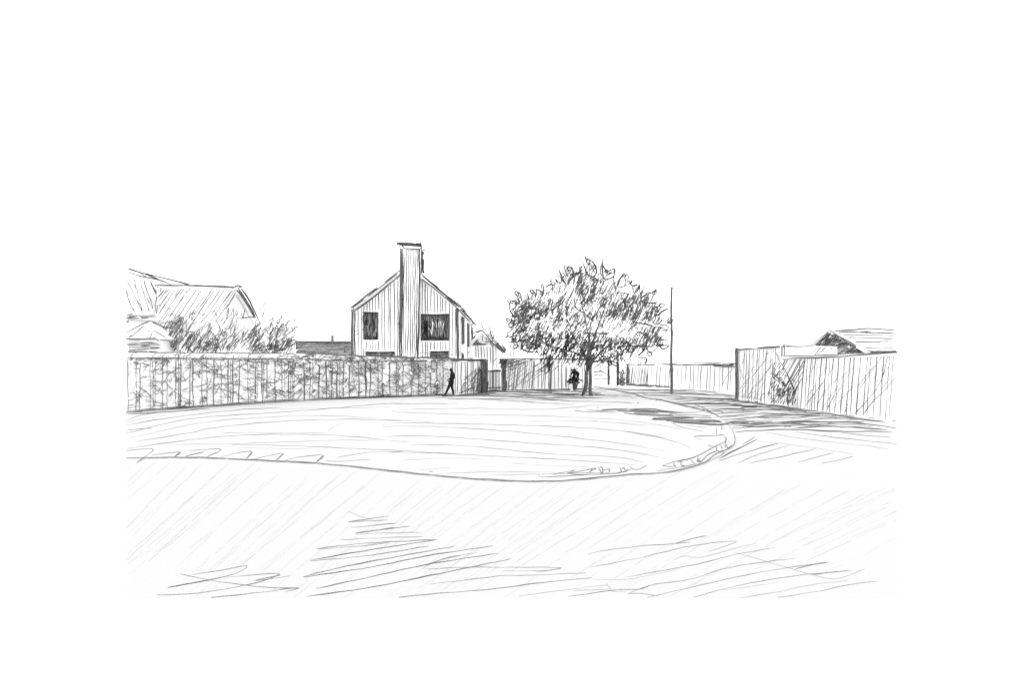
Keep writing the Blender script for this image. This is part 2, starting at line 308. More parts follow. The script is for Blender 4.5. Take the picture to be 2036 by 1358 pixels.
kb = S()                                                   # kerb round the lawn
kpx = resample(edge, 10); top = Plane((0, 0, .016), (0, 0, 1))
inner = []
for i, (x, y) in enumerate(kpx):
    a = top(*kpx[max(0, i - 1)]); b = top(*kpx[min(len(kpx) - 1, i + 1)]); d = (b - a).normalized()
    p = top(x, y); inner.append((p, p + Vector((-d.y, d.x, 0)) * .14))
for (a, b), (c, d) in zip(inner, inner[1:]):
    kb.prism([a, c, d, b], (0, 0, -.014), 11)
KT = Plane((0, 0, .017), (0, 0, 1))
kb.line(KT, edge, 2.1, 3, wob=.35); kb.line(KT, edge[:12], 1.1, 4, wob=.7)
for l, w in [([(550, 1045), (700, 995), (950, 945), (1100, 880), (1300, 770), (1430, 710), (1460, 660), (1440, 630)], 1.8), ([(550, 1045), (640, 1060), (700, 1058)], 2), ([(710, 1000), (720, 1055), (745, 1045)], 2),
             ([(770, 1000), (810, 970), (840, 1000)], 1.6), ([(810, 970), (820, 1040), (880, 1050)], 1.6), ([(830, 1045), (880, 1052)], 3), ([(950, 960), (1015, 1020)], 1.6),
             ([(1055, 930), (1050, 990), (1100, 990), (1200, 890), (1320, 840)], 2.2), ([(1055, 960), (1085, 985)], 3), ([(1320, 770), (1318, 820), (1360, 850), (1420, 830)], 2),
             ([(1380, 750), (1410, 825)], 2), ([(1460, 740), (1480, 800), (1540, 750)], 2), ([(1200, 750), (1230, 770), (1260, 765)], 1.4), ([(1440, 630), (1455, 680), (1440, 750), (1460, 800)], 1.8),
             ([(1380, 890), (1470, 840)], 1.4), ([(1050, 1030), (1250, 960), (1380, 900), (1420, 840)], 1.6), ([(700, 1090), (1050, 1020)], 1.4), ([(480, 1120), (850, 1060)], 1.2)]:
    kb.line(KT, Z7(l), w, 3, wob=.3, step=4)
tag(kb.build('kerb', near=True), kind='structure')

gr = S()                                                   # tufts that stand on the lawn's edge
def tuft(pts, w, t): gr.line(LAWN, pts, w, t, wob=.3, step=4)
for l in [[(38, 425), (130, 415), (225, 410), (232, 425), (180, 465), (115, 512)], [(215, 458), (430, 435), (385, 470)], [(470, 465), (600, 435)], [(490, 425), (600, 418), (720, 412), (700, 435), (620, 470)],
          [(720, 470), (850, 440), (950, 432), (905, 487)], [(950, 487), (1100, 455), (1175, 447), (1120, 497)], [(1180, 495), (1300, 470), (1465, 460), (1410, 512)]]:
    tuft(LA(l), 1.5, 4); tuft(LA(l[-2:]), 2.2, 3)
for l in [[(885, 462), (890, 478), (1060, 472), (1200, 462)], [(960, 465), (1080, 440), (1040, 460), (1200, 430), (1150, 455)], [(1215, 420), (1235, 460), (1240, 430), (1225, 418)], [(1240, 440), (1280, 435), (1270, 455)],
          [(1335, 420), (1345, 450), (1330, 450)], [(1345, 435), (1360, 425), (1370, 450), (1380, 430)], [(1390, 420), (1430, 438), (1490, 412)], [(1180, 432), (1170, 452)], [(1060, 465), (1300, 460), (1400, 435)]]:
    tuft(LB(l), 1.8, 3)
tag(gr.build('grass', near=True), 'small pencilled grass tufts along the front edge of the lawn', 'grass', kind='stuff')

# ------------------------------------------------------------------ fences
def wallbox(s, a, b, ha, hb, th, m=0, z0=0):
    """upright slab from ground point a to b (seen face), th thick away from the camera"""
    a, b = Vector(a), Vector(b); n = Vector((-(b - a).y, (b - a).x, 0)).normalized()
    if n.y < 0: n = -n
    s.prism([a + Vector((0, 0, z0)), b + Vector((0, 0, z0)), b + Vector((0, 0, hb)), a + Vector((0, 0, ha))], n * th, m)
    return through(a, b, a + Vector((0, 0, 1)))
def off(a, b, d):
    n = Vector((-(b - a).y, (b - a).x, 0)).normalized()
    return -n * d if n.y > 0 else n * d
def gp(x, y): return gpt(x, ydepth(y))
def verts(s, pl, xs, yt, yb, w, tones, lean=0, wob=.5):
    for x in xs:
        t, b = yt(x) + R.uniform(-1.5, 1.5), yb(x) + R.uniform(-1.5, 2)
        s.line(pl, [(x + lean / 2, t), (x + R.uniform(-.8, .8), (t + b) / 2), (x - lean / 2, b)], w * R.uniform(.7, 1.35), R.choice(tones), wob=wob)
def spread(a, b, step, j=.35):
    out = []; x = a
    while x < b: out.append(x + R.uniform(-j, j) * step); x += step
    return out
A, B, C = gp(249.5, 821), gp(600, 797), gp(905, 786.5)
def topz(px, y, yb): return H + (HY - y) * ydepth(yb) / F
hA, hB, hC = topz(250, 712, 821), topz(600, 714.5, 797), topz(905, 716, 786.5)
iv = thing('board_fence', B, 'long pale paling fence overgrown with ivy along the left of the lawn', 'fence', 'board fences round the green')
pn = S()
for a, b, ha, hb, x0, x1, y0, y1 in ((A, B, hA, hB, 250, 600, 821, 797), (B, C, hB, hC, 600, 905, 797, 786.5)):
    pl = wallbox(pn, a, b, ha, hb, .12)
    yb = lambda x: lerp(y0, y1, (x - x0) / (x1 - x0)) - 1
    yt = lambda x: 713.5 + (x - 250) * .003
    for x in spread(x0 + 5, x1 - 3, 13.2, .3):
        k = (x - 250) / 650
        verts(pn, pl, [x], yt, yb, 2.1 + .3 * k, [4, 4, 4] if k < .45 else [3, 3, 4], R.uniform(-2, 2), .8)
        if R.random() < .35: verts(pn, pl, [x + R.uniform(3, 6)], yt, yb, 1.3, [4, 5], R.uniform(-2, 2), .8)
    pn.line(pl, [(x0, yb(x0)), ((x0 + x1) / 2, yb((x0 + x1) / 2) - 1), (x1, yb(x1))], 3, 4 if x0 < 300 else 3, wob=.7)
    pn.line(pl, [(x0, yb(x0) - 3), ((x0 + x1) / 2, yb((x0 + x1) / 2) - 3.5), (x1, yb(x1) - 3)], 1.8, 4, wob=.9)
pn.build('board_panel', iv)
cp = S()
for a, b, ha, hb, x0, x1 in ((A, B, hA, hB, 250, 600), (B, C, hB, hC, 600, 905)):
    a1, b1 = a + off(a, b, .05), b + off(a, b, .05)
    ca = 12 if x0 == 250 else 11; cb = 11 if x0 == 250 else 3
    za = ca * a.y / F; zb = cb * b.y / F
    pl = wallbox(cp, a1, b1, ha + za, hb + zb, .2, 0, 0)
    t0, t1 = (700, 702.5) if x0 == 250 else (702.5, 713)
    for dy, w, t in ((0, 2, 3), (11, 1.8, 4)):
        cp.line(pl, [(x0, t0 + dy), ((x0 + x1) / 2, (t0 + t1) / 2 + dy + R.uniform(-1, 1)), (x1, t1 + dy * (.3 if x1 > 700 else 1))], w, t, wob=.5)
    cp.line(pl, [(x0, t0 + 13), (x1, t1 + (4 if x1 > 700 else 13))], 1.4, 4, wob=.8)
# rails are thin: keep only their top part
cp.v = [(x, y, z if z > .5 else z + 2.05) for x, y, z in cp.v]
cp.build('capping_rail', iv)

ivy = thing('climbing_ivy', B + Vector((0, -.15, 0)), 'tangled ivy climbing over the long fence on the left', 'climbing plant')
vs = S(); lf = S()
pl1 = through(A + Vector((0, -.12, 0)), B + Vector((0, -.12, 0)), A + Vector((0, -.12, 1))); pl2 = through(B + Vector((0, -.12, 0)), C + Vector((0, -.12, 0)), B + Vector((0, -.12, 1)))
ipl = lambda x, y: None
class Two:
    n = pl1.n
    def __call__(s, x, y): return pl1(x, y) if x < 600 else pl2(x, y)
two = Two()
ybot = lambda x: lerp(819, 796, (x - 250) / 350) if x < 600 else lerp(796, 785, (x - 600) / 305)
for i in range(480):                                        # twigs
    x = R.uniform(252, 900); y = R.uniform(704, ybot(x) - 2) if i % 7 else R.uniform(701, 716); k = (x - 250) / 650
    a = R.choice([R.uniform(-.9, .9), R.uniform(2.2, 4)]); pts = [(x, y)]
    for j in range(R.randint(2, 4)):
        x += R.uniform(5, 14) * math.cos(a); y += R.uniform(5, 13) * math.sin(a); a += R.uniform(-.8, .8)
        if y < 700 or y > ybot(x): break
        pts.append((x, y))
    if len(pts) > 1 and 250 < x < 903: vs.line(two, pts, R.uniform(.8, 1.4), R.choice([4, 5, 5, 6] if k < .45 else [4, 4, 5, 3]), wob=.5, step=5)
for i in range(150):                                        # long straight crossing stems
    x = R.uniform(254, 895); y = R.uniform(706, 780); k = (x - 250) / 650; a = R.choice([R.uniform(.5, 1.2), R.uniform(1.9, 2.7), R.uniform(.2, .6)]); L = R.uniform(14, 34)
    e = (x + L * math.cos(a), min(ybot(x) - 1, y + L * math.sin(a)))
    if 252 < e[0] < 902: vs.line(two, [(x, y), ((x + e[0]) / 2 + R.uniform(-2, 2), (y + e[1]) / 2 + R.uniform(-2, 2)), e], R.uniform(1.1, 1.7), R.choice([4, 5, 5] if k < .45 else [3, 4, 4]), wob=.5, step=6)
for i in range(70):                                         # tendrils reaching over the capping rail
    x = R.uniform(256, 890); y = R.uniform(712, 722); k = (x - 250) / 650; yy = 699 + max(0, k * 12)
    vs.line(two, [(x, y), (x + R.uniform(-3, 5), (y + yy) / 2), (x + R.uniform(-2, 12), yy + R.uniform(0, 5))], R.uniform(1.1, 2), R.choice([4, 4, 5] if k < .4 else [3, 4, 4]), wob=.5, step=4)
for i in range(90):                                        # clumps of short strokes
    x = R.uniform(254, 898); y = R.uniform(706, ybot(x) - 6); k = (x - 250) / 650; a = R.choice([R.uniform(.9, 1.4), R.uniform(-.6, .6)])
    n = R.randint(2, 5)
    for j in range(n):
        L = R.uniform(3, 9); X = x + R.uniform(-3, 3) + j * 1.7
        vs.line(two, [(X, y), (X + L * .5 * math.cos(a), y - L * .5 * math.sin(a) - 1), (X + L * math.cos(a), y - L * math.sin(a))], R.uniform(1, 2.4), R.choice([4, 5, 5] if k < .45 else [3, 4, 4]), wob=.3, step=4)
for x, y in [(262, 705), (330, 716), (352, 748), (358, 800), (395, 745), (402, 795), (431, 735), (468, 748), (500, 730), (530, 760), (610, 722), (650, 760), (700, 765), (745, 712), (760, 775), (790, 740), (826, 725), (842, 770), (868, 768), (722, 734), (574, 738)]:
    for j in range(8):
        a = R.uniform(0, 3); L = R.uniform(4, 11); X, Y_ = x + R.uniform(-5, 5), y + R.uniform(-9, 9)
        vs.line(two, [(X, Y_), (X + L * math.cos(a), Y_ + L * math.sin(a))], R.uniform(1.2, 2.6), R.choice([3, 4]), wob=.4, step=4)
vs.build('stem', ivy)
for i in range(130):                                        # leaf loops, each round a white blade
    x = R.uniform(254, 900); y = R.uniform(706 if x < 600 else 716, ybot(x) - 5); k = (x - 250) / 650
    a = R.uniform(0, 6.28); L = R.uniform(2.5, 5); w_ = L * R.uniform(.25, .45)
    loop = [(x + L * math.cos(t) * math.cos(a) - w_ * math.sin(t) * math.sin(a), y + L * math.cos(t) * math.sin(a) + w_ * math.sin(t) * math.cos(a)) for t in (0, 1, 2, 3.14, 4.2, 5.2)]
    if loop[0][1] > ybot(x): continue
    lf.face([two(*p) + Vector((0, -.03, 0)) for p in loop][::-1], 0)
    if R.random() < .5: lf.line(two, loop[:R.randint(3, 6)], R.uniform(.9, 1.5), R.choice([4, 5] if k < .45 else [4, 3, 5]), wob=.2, step=3)
lf.build('foliage', ivy)

# corner return of that fence, dark end post
D = gp(968, 781.5)
f2 = thing('board_fence', C, 'short shaded fence bay with a thick dark post right of the walking person', 'fence', 'board fences round the green')
s = S(); pl = wallbox(s, C + Vector((.03, 0, 0)), D, topz(905, 714, 786.5), topz(968, 714, 781.5), .12)
verts(s, pl, spread(910, 960, 6.4), lambda x: 718, lambda x: 784, 2, [3, 3, 4])
s.hatch(pl, [(912, 782), (925, 750), (945, 735), (966, 725), (966, 780)], 52, 3.2, 1.8, tones=[3, 4], brk=22, jit=.5)  # shade on this bay is drawn in by the hatching
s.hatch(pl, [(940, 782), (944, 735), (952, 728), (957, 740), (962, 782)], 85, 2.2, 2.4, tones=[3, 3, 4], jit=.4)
s.line(pl, [(912, 782), (930, 775), (945, 768)], 3, 3); s.line(pl, [(906, 786), (935, 784), (966, 781)], 3, 3)
s.build('board_panel', f2)
s = S(); pl = wallbox(s, C + off(C, D, .06), D + off(C, D, .06), topz(905, 712.5, 786.5), topz(968, 713, 781.5), .1, 0, 2.15)
s.hatch(pl, [(896, 713), (966, 713), (966, 718), (896, 717.5)], 1, 1.6, 2.2, tones=[2, 3, 3], brk=40); s.build('capping_rail', f2)
s = S(); x0, x1 = 959, 970
q0 = gp(x0, 782.6); q1 = gp(x1, 782.6)
s.box((q0.x, q0.y, 0), (q1.x, q0.y + .35, topz(0, 714.5, 782.6)), 4)
pl = front(q0.y - .01)
s.hatch(pl, [(959, 715), (968, 716), (972, 735), (970, 781), (960, 781)], 84, 2, 2, tones=[2, 3, 3, 4], brk=25, jit=.5); s.build('post', f2)

# low gate with dark stem wall
gt = thing('garden_gate', gp(985, 779.5), 'low slatted gate between the two dark posts beyond the walker', 'gate')
a, b = gp(971, 780.5), gp(998, 778.5)
s = S()
for i in range(9):
    q = a + (b - a) * ((i + .5) / 9); pl = front(q.y - .03); hh = H + (HY - 737.5) * q.y / F
    s.box((q.x - .035, q.y, .04), (q.x + .035, q.y + .03, hh), 3 if i % 3 else 4)
s.build('slat', gt)
s = S(); pl = wallbox(s, a, b, 1.52, 1.52, .06, 3, 1.42); s.line(pl, [(971, 738), (985, 736), (998, 736)], 3, 3)
wallbox(s, a, b, .34, .34, .06, 3, .24); wallbox(s, a, b, .1, .1, .06, 2, .02); s.build('rail', gt)

# fence 1000-1180 with dark left bay and post
a, b = gp(998, 779), gp(1180, 774)
f3 = thing('board_fence', a, 'board fence behind the big tree, its left bay hatched dark', 'fence', 'board fences round the green')
s = S(); pl = wallbox(s, a, b, topz(998, 713, 779), topz(1180, 713, 774), .12)
s.line(pl, [(1000, 716), (1050, 712.5), (1110, 713.5), (1180, 714)], 2.2, 3); s.line(pl, [(1000, 714), (1080, 713), (1180, 713)], 1.6, 3)
verts(s, pl, [1090, 1096, 1103, 1116.5, 1124, 1126, 1069, 1076, 1083, 1110, 1135, 1158, 1166, 1142], lambda x: 720 if x < 1120 else 728, lambda x: 773, 1.8, [3, 3, 4])
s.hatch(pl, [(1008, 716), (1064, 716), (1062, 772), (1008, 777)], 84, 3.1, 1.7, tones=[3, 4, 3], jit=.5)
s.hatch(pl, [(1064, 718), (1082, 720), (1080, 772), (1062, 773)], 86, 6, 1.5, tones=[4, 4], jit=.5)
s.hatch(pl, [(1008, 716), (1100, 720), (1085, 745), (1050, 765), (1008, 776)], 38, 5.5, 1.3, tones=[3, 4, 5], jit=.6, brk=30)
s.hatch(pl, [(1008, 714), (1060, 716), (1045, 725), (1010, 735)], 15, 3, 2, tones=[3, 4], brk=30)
s.line(pl, [(1000, 776), (1060, 775), (1180, 773)], 2.4, 3)
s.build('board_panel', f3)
s = S(); q = gp(1002, 780); s.box((q.x - .17, q.y - .16, 0), (q.x + .17, q.y + .1, topz(1002, 715, 780)), 4); s.box((q.x - .3, q.y - .2, topz(1002, 724, 780)), (q.x + .22, q.y + .13, topz(1002, 713, 780)), 3)
s.hatch(front(q.y - .18), [(996, 724), (1008, 724), (1008, 778), (999, 778)], 86, 2, 2.2, tones=[2, 3, 3, 4], brk=24, jit=.5)
s.hatch(front(q.y - .22), [(990, 714), (1009, 713), (1009, 724), (992, 725)], 40, 2.2, 2, tones=[2, 3], jit=.5); s.build('post', f3)

# right middle fence
a, b = gp(1243.5, 766.5), gp(1463, 782)
f4 = thing('board_fence', b, 'pale board fence right of the tree, crossed by the tall bare pole', 'fence', 'board fences round the green')
s = S(); pl = wallbox(s, a, b, topz(0, 727, 766.5), topz(0, 728, 782), .12)
verts(s, pl, spread(1288, 1458, 8.3, .25), lambda x: 729, lambda x: 768 + (x - 1243) * .06, 1.7, [4, 4, 3], lean=2.5)
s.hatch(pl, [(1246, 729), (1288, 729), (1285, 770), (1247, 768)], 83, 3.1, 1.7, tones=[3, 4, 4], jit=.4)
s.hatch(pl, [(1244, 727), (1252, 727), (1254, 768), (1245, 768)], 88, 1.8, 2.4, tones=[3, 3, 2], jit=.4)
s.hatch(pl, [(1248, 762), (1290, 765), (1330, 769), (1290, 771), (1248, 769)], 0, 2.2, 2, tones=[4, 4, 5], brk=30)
s.line(pl, [(1435, 768), (1445, 748), (1460, 730)], 1.3, 4); s.line(pl, [(1245, 765), (1300, 767), (1335, 770)], 2, 3)
s.line(pl, [(1330, 773), (1400, 778), (1460, 782)], 2, 3)
s.build('board_panel', f4)
s = S(); pl = wallbox(s, a + off(a, b, .05), b + off(a, b, .05), topz(0, 723.5, 766.5), topz(0, 722.5, 782), .2, 0, 2.02)
s.hatch(pl, [(1243, 723), (1340, 723), (1463, 722), (1463, 729), (1400, 726.5), (1243, 727)], 0, 1.4, 2.3, tones=[2, 3, 3], brk=60)
s.build('capping_rail', f4)
s = S()
for q_, h_ in ((1269, 716), (1273, 717)):
    q = P(q_, 724, 74); s.box((q.x - .05, q.y, q.z - .2), (q.x + .05, q.y + .1, P(q_, h_, 74).z), 4)
s.build('finial', f4)

# tall bay 1463-1557
a, b = gp(1463, 795), gp(1557, 807)
f5 = thing('board_fence', a, 'taller hatched fence bay at the corner, left of the leaning vine', 'fence', 'board fences round the green')
s = S(); pl = wallbox(s, a, b, topz(0, 697, 795), topz(0, 689, 807), .14)
verts(s, pl, spread(1470, 1556, 6.6), lambda x: 697 - (x - 1463) * .085, lambda x: 794 + (x - 1463) * .13, 1.6, [3, 4, 4], lean=4)
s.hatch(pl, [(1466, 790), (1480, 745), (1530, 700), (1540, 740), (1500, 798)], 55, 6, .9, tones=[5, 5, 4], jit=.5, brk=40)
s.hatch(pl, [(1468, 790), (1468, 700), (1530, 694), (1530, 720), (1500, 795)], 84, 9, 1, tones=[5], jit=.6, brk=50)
s.line(pl, [(1470, 788), (1500, 791), (1515, 795)], 1.4, 5)
s.build('board_panel', f5)
s = S(); pl = wallbox(s, a + off(a, b, .05), b + off(a, b, .05), topz(0, 695, 795), topz(0, 686.5, 807), .22, 0, 2.58)
s.hatch(pl, [(1457, 694), (1510, 691), (1557, 687), (1615, 687), (1557, 690), (1463, 697.5)], 4, 1.6, 2.2, tones=[3, 3, 4], brk=50); s.line(pl, [(1530, 692), (1532, 686)], 2, 3, step=3)
s.build('capping_rail', f5)
s = S(); q = gp(1464.5, 795.5); s.box((q.x - .07, q.y - .1, 0), (q.x + .07, q.y + .05, topz(0, 692, 795)), 5)
s.hatch(front(q.y - .11), [(1461, 697), (1467, 697), (1467, 794), (1462, 794)], 90, 2.4, 1.6, tones=[3, 3, 4], brk=40); s.line(front(q.y - .11), [(1464, 691), (1464, 700)], 1.4, 3, step=3)
s.build('post', f5)

# near right fence
a, b = gp(1557.5, 809), gp(1785.8, 839)
f6 = thing('board_fence', b, 'nearest board fence at the far right running towards the viewer', 'fence', 'board fences round the green')
s = S(); pl = wallbox(s, a, b, topz(0, 713, 809), topz(0, 702, 839), .12)
verts(s, pl, spread(1598, 1785, 11, .2), lambda x: 712 - (x - 1557) * .05, lambda x: 808 + (x - 1557) * .132, 1.9, [3, 4, 4], lean=9)
verts(s, pl, spread(1590, 1650, 11.7, .3), lambda x: 714, lambda x: 808 + (x - 1557) * .13, 1.5, [4, 4], lean=6)
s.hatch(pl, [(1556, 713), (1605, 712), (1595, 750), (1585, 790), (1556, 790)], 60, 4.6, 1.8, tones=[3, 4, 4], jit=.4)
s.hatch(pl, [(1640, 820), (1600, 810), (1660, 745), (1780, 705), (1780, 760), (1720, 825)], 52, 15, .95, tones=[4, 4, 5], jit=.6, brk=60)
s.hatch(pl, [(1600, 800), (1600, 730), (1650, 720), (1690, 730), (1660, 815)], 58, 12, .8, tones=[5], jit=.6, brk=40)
s.line(pl, [(1558, 809), (1640, 820), (1700, 829), (1785, 840)], 2, 3)
s.line(pl, [(1700, 822), (1730, 790), (1755, 750), (1765, 705)], 1.3, 3); s.line(pl, [(1715, 826), (1735, 800), (1765, 770), (1783, 748)], 1.3, 3)
s.build('board_panel', f6)
s = S(); pl = wallbox(s, a + off(a, b, .05), b + off(a, b, .05), topz(0, 708.5, 809), topz(0, 699, 839), .2, 0, 2.04)
s.line(pl, [(1558, 708), (1620, 706.5), (1700, 703), (1785, 700)], 2.2, 3); s.line(pl, [(1556, 713), (1650, 710), (1700, 706.5), (1785, 701)], 2.6, 3); s.line(pl, [(1730, 700), (1785, 699.5)], 3, 3)
s.build('capping_rail', f6)
s = S(); q = gp(1556.5, 808.6); s.box((q.x - .09, q.y - .1, 0), (q.x + .09, q.y + .1, topz(0, 686, 808.6)), 0)
for xx, w in ((1554, 1.8), (1556.5, 1.4), (1560, 2)): s.line(front(q.y - .11), [(xx, 684), (xx - .6, 698), (xx - 1, 712)], w, 3, wob=.2)
s.hatch(front(q.y - .11), [(1557, 682), (1562, 682), (1561, 690), (1557, 690)], 60, 1.8, 1.6, tones=[3, 4])
s.build('post', f6)

# ------------------------------------------------------------------ main house
YF = 55.0
X0, X1 = (699 - CX) * YF / F, (909.5 - CX) * YF / F
pz = lambda y, Y=YF: H + (HY - y) * Y / F
hs = thing('gabled_house', ((X0 + X1) / 2, YF, 0), 'tall gabled house with vertical cladding and a high central chimney', 'house')
fr = front(YF)
wl = S()
ea, ra = pz(618), pz(536)
XR = (811 - CX) * YF / F
wl.prism([(X0, YF, 0), (X1, YF, 0), (X1, YF, pz(614)), (XR, YF, pz(530)), (X0, YF, pz(616))], (0, 19, 0))
def rooflow(x): return 622 - (x - 699) * .784 + 2 if x < 811 else 556 + (x - 838) * .836
def rooflow2(x): return lerp(623, 548, (x - 703) / 92) if x < 811 else lerp(556, 616, (x - 838) / 72)
wins = {'a': (722.5, 621, 752, 675.5), 'b': (835.5, 625, 892.5, 677), 'c': (727, 699.5, 785, 713), 'd': (855, 698.5, 892, 713)}
for x in spread(705.5, 795, 6, .2) + spread(839, 907, 6, .2):
    segs = [(rooflow2(x), 711)]
    for k, (a_, b_, c_, d_) in wins.items():
        if a_ - 1 < x < c_ + 1:
            segs = [z for (p, q) in segs for z in ((p, min(q, b_ - 2)), (max(p, d_ + 2), q)) if z[1] - z[0] > 3]
    for p, q in segs: wl.line(fr, [(x, p), (x + R.uniform(-.8, .8), (p + q) / 2), (x + R.uniform(-.6, .6), q)], R.uniform(1.5, 2), R.choice([3, 3, 2]), wob=.4)
for w, dx in ((3.2, 0), (2.2, 2.2), (1.8, -.8)): wl.line(fr, [(700 + dx, 612), (699 + dx, 660), (699 + dx, 713)], w, 3, wob=.5)
wl.line(fr, [(705, 614), (704, 660), (704, 712)], 1.8, 3)
wl.line(fr, [(702, 709), (750, 711), (800, 708), (850, 711), (905, 711)], 1.8, 3); wl.line(fr, [(720, 713), (760, 714), (830, 713)], 2.4, 3)
wl.line(fr, [(704, 660), (712, 655)], 1, 5); wl.line(fr, [(702, 668), (714, 662)], 1, 5)
for w, dx in ((5.5, 0), (2.5, -2), (2.5, 1.5)): wl.line(fr, [(909.5 + dx, 613), (910 + dx, 660), (911 + dx, 713)], w, 2 if w < 3 else 3, wob=.5)
sd = Plane((X1, YF, 0), (1, 0, 0))
for x, w in ((915.5, 1.4), (929, 1.6), (937, 2.6), (938.8, 3)): wl.line(sd, [(x, 613 + (x - 909) * 1.12 + 6), (x, 712)], w, 3)
wl.line(sd, [(928, 712), (930, 703), (934, 699), (937, 708)], 1.4, 4, step=3)
wl.hatch(sd, [(936, 640), (940, 644), (940, 712), (937, 712)], 89, 1.6, 1.6, tones=[2, 3], brk=30)  # dark strokes stand for shade on the side turned from the sun
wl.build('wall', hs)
rf = S()                                                  # roof: two slabs with a fascia edge
ox = .12; th = .32; yo = .35
le, ri, ap = (X0 - ox, pz(610)), (X1 + .25, pz(608)), (XR, pz(524.5))
m_l = (ap[1] - le[1]) / (ap[0] - le[0]); m_r = (ri[1] - ap[1]) / (ri[0] - ap[0])
rf.prism([(le[0], YF - yo, le[1] - th), (ap[0], YF - yo, ap[1] - th), (ri[0], YF - yo, ri[1] - th), (ri[0], YF - yo, ri[1]), (ap[0], YF - yo, ap[1]), (le[0], YF - yo, le[1])], (0, 20, 0))
fp = front(YF - yo - .01)
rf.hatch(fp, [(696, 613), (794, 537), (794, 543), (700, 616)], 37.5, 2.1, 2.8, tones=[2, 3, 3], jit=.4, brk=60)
rf.line(fp, [(703, 621), (745, 590), (795, 547)], 3, 3); rf.line(fp, [(700, 620), (740, 592), (770, 567), (795, 549)], 2.2, 3)
rf.line(fp, [(838, 544), (870, 573), (900, 596), (918, 609)], 3, 2); rf.line(fp, [(840, 549), (880, 583), (912, 609)], 1.8, 3); rf.line(fp, [(838, 554), (870, 579), (908, 611)], 2.6, 3)
rf.line(fp, [(842, 549), (875, 574)], 1.8, 3)
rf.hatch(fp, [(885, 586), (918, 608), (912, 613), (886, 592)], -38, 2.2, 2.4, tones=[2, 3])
rp_ = Plane((X1 + .26, YF, 0), (1, 0, 0))
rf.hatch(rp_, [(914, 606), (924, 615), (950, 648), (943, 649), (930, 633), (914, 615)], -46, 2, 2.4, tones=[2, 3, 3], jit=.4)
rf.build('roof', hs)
rs = rf = None
for k, (a_, b_, c_, d_) in wins.items():
    w_ = S(); X_a, X_b, Z_a, Z_b = (a_ - CX) * YF / F, (c_ - CX) * YF / F, pz(d_), pz(b_)
    for q in ((X_a, X_b, Z_b - .06, Z_b), (X_a, X_b, Z_a, Z_a + .06), (X_a, X_a + .06, Z_a + .06, Z_b - .06), (X_b - .06, X_b, Z_a + .06, Z_b - .06)):
        w_.box((q[0], YF - .07, q[2]), (q[1], YF + .02, q[3]), 2)
    w_.lines(front(YF - .08), [[(a_ - 2, b_), ((a_ + c_) / 2, b_ + .6), (c_ + 1.5, b_)]], 2.4, 2)
    wn = w_.build('window', hs)
    p_ = S(); p_.box((X_a + .06, YF - .03, Z_a + .06), (X_b - .06, YF + .01, Z_b - .06), 7)
    p_.hatch(front(YF - .035), [(a_ + 1, b_ + 1), (c_ - 1, b_ + 1), (c_ - 1, d_ - 1), (a_ + 1, d_ - 1)], 90 if k in 'ab' else 3, 3.4, 2, tones=[1, 2, 2, 3], jit=.7, brk=24)
    if k in 'ab': p_.hatch(front(YF - .045), [(a_, b_), (a_ + 8, b_), (a_ + 6, d_), (a_, d_)], 80, 2.4, 2, tones=[2, 3], jit=.6, brk=20)
    if k == 'b':
        p_.hatch(front(YF - .05), [(850, 641), (886, 636), (888, 668), (848, 668)], 89, 4.2, 1.7, tones=[0, 6, 5], jit=.4, brk=14)
        p_.hatch(front(YF - .052), [(842, 640), (850, 638), (850, 668), (843, 666)], 88, 2.5, 2.6, tones=[1], jit=.4)
    if k == 'a': p_.hatch(front(YF - .05), [(726, 630), (751, 628), (751, 670), (726, 668)], 88, 7, 1.1, tones=[5, 4, 6], jit=.6, brk=10)
    if k in 'ab': p_.hatch(front(YF - .04), [(a_ + 1, d_ - 7), (c_ - 1, d_ - 7), (c_ - 1, d_ - 1), (a_ + 1, d_ - 1)], 6, 2, 2, tones=[1, 2], jit=.4)
    pp = p_.build('pane', wn)
def sidewin(x0, x1, y0, y1, t):
    w_ = S(); pts = [sd(x0, y0), sd(x1, y0 + (x1 - x0) * 1.0), sd(x1, y1 - 1), sd(x0, y1)]
    w_.prism([p + Vector((.06, 0, 0)) for p in pts], (-.08, 0, 0), 3)
    w_.hatch(Plane((X1 + .065, 0, 0), (1, 0, 0)), [(x0, y0), (x1, y0 + 3), (x1, y1 - 1), (x0, y1)], 87, 1.5, 1.5, tones=[2, 3, 3], brk=30)
    w_.build('side_window', hs)
sidewin(917.5, 922.5, 629, 685, 3); sidewin(928.5, 932.5, 642, 690, 3); sidewin(917.5, 921.5, 701, 713, 3)
ch = S(); YC = 54.3
cx0, cx1 = (796 - CX) * YC / F, (834.5 - CX) * YC / F
ch.box((cx0, YC, 0), (cx1, YC + 1.5, pz(494, YC)), 0)
cf = front(YC)
for x in (803.5, 808, 812.5, 817, 821.5, 825.5, 829.5): ch.line(cf, [(x, 496), (x - .3, 560), (x - 1, 640), (x - 1.5 + R.uniform(-1, 1), 711)], 1.8, 3, wob=.6)
for dx, w, t in ((0, 3.4, 3), (2.2, 2.6, 3), (4, 1.8, 2), (-1.4, 2, 2)): ch.line(cf, [(796.5 + dx, 490), (797 + dx, 560), (796 + dx - .5, 650), (796 + dx - 1, 713)], w, t, wob=.6)
for dx, w, t in ((0, 3.2, 2), (-1.4, 2.2, 3), (-5, 1.5, 3)): ch.line(cf, [(834 + dx, 492), (834.5 + dx, 560), (833 + dx, 650), (831 + dx, 712)], w, t, wob=.6)
ch.line(cf, [(800, 700), (796, 712)], 3, 2)
cs = Plane((cx1, YC, 0), (1, 0, 0))
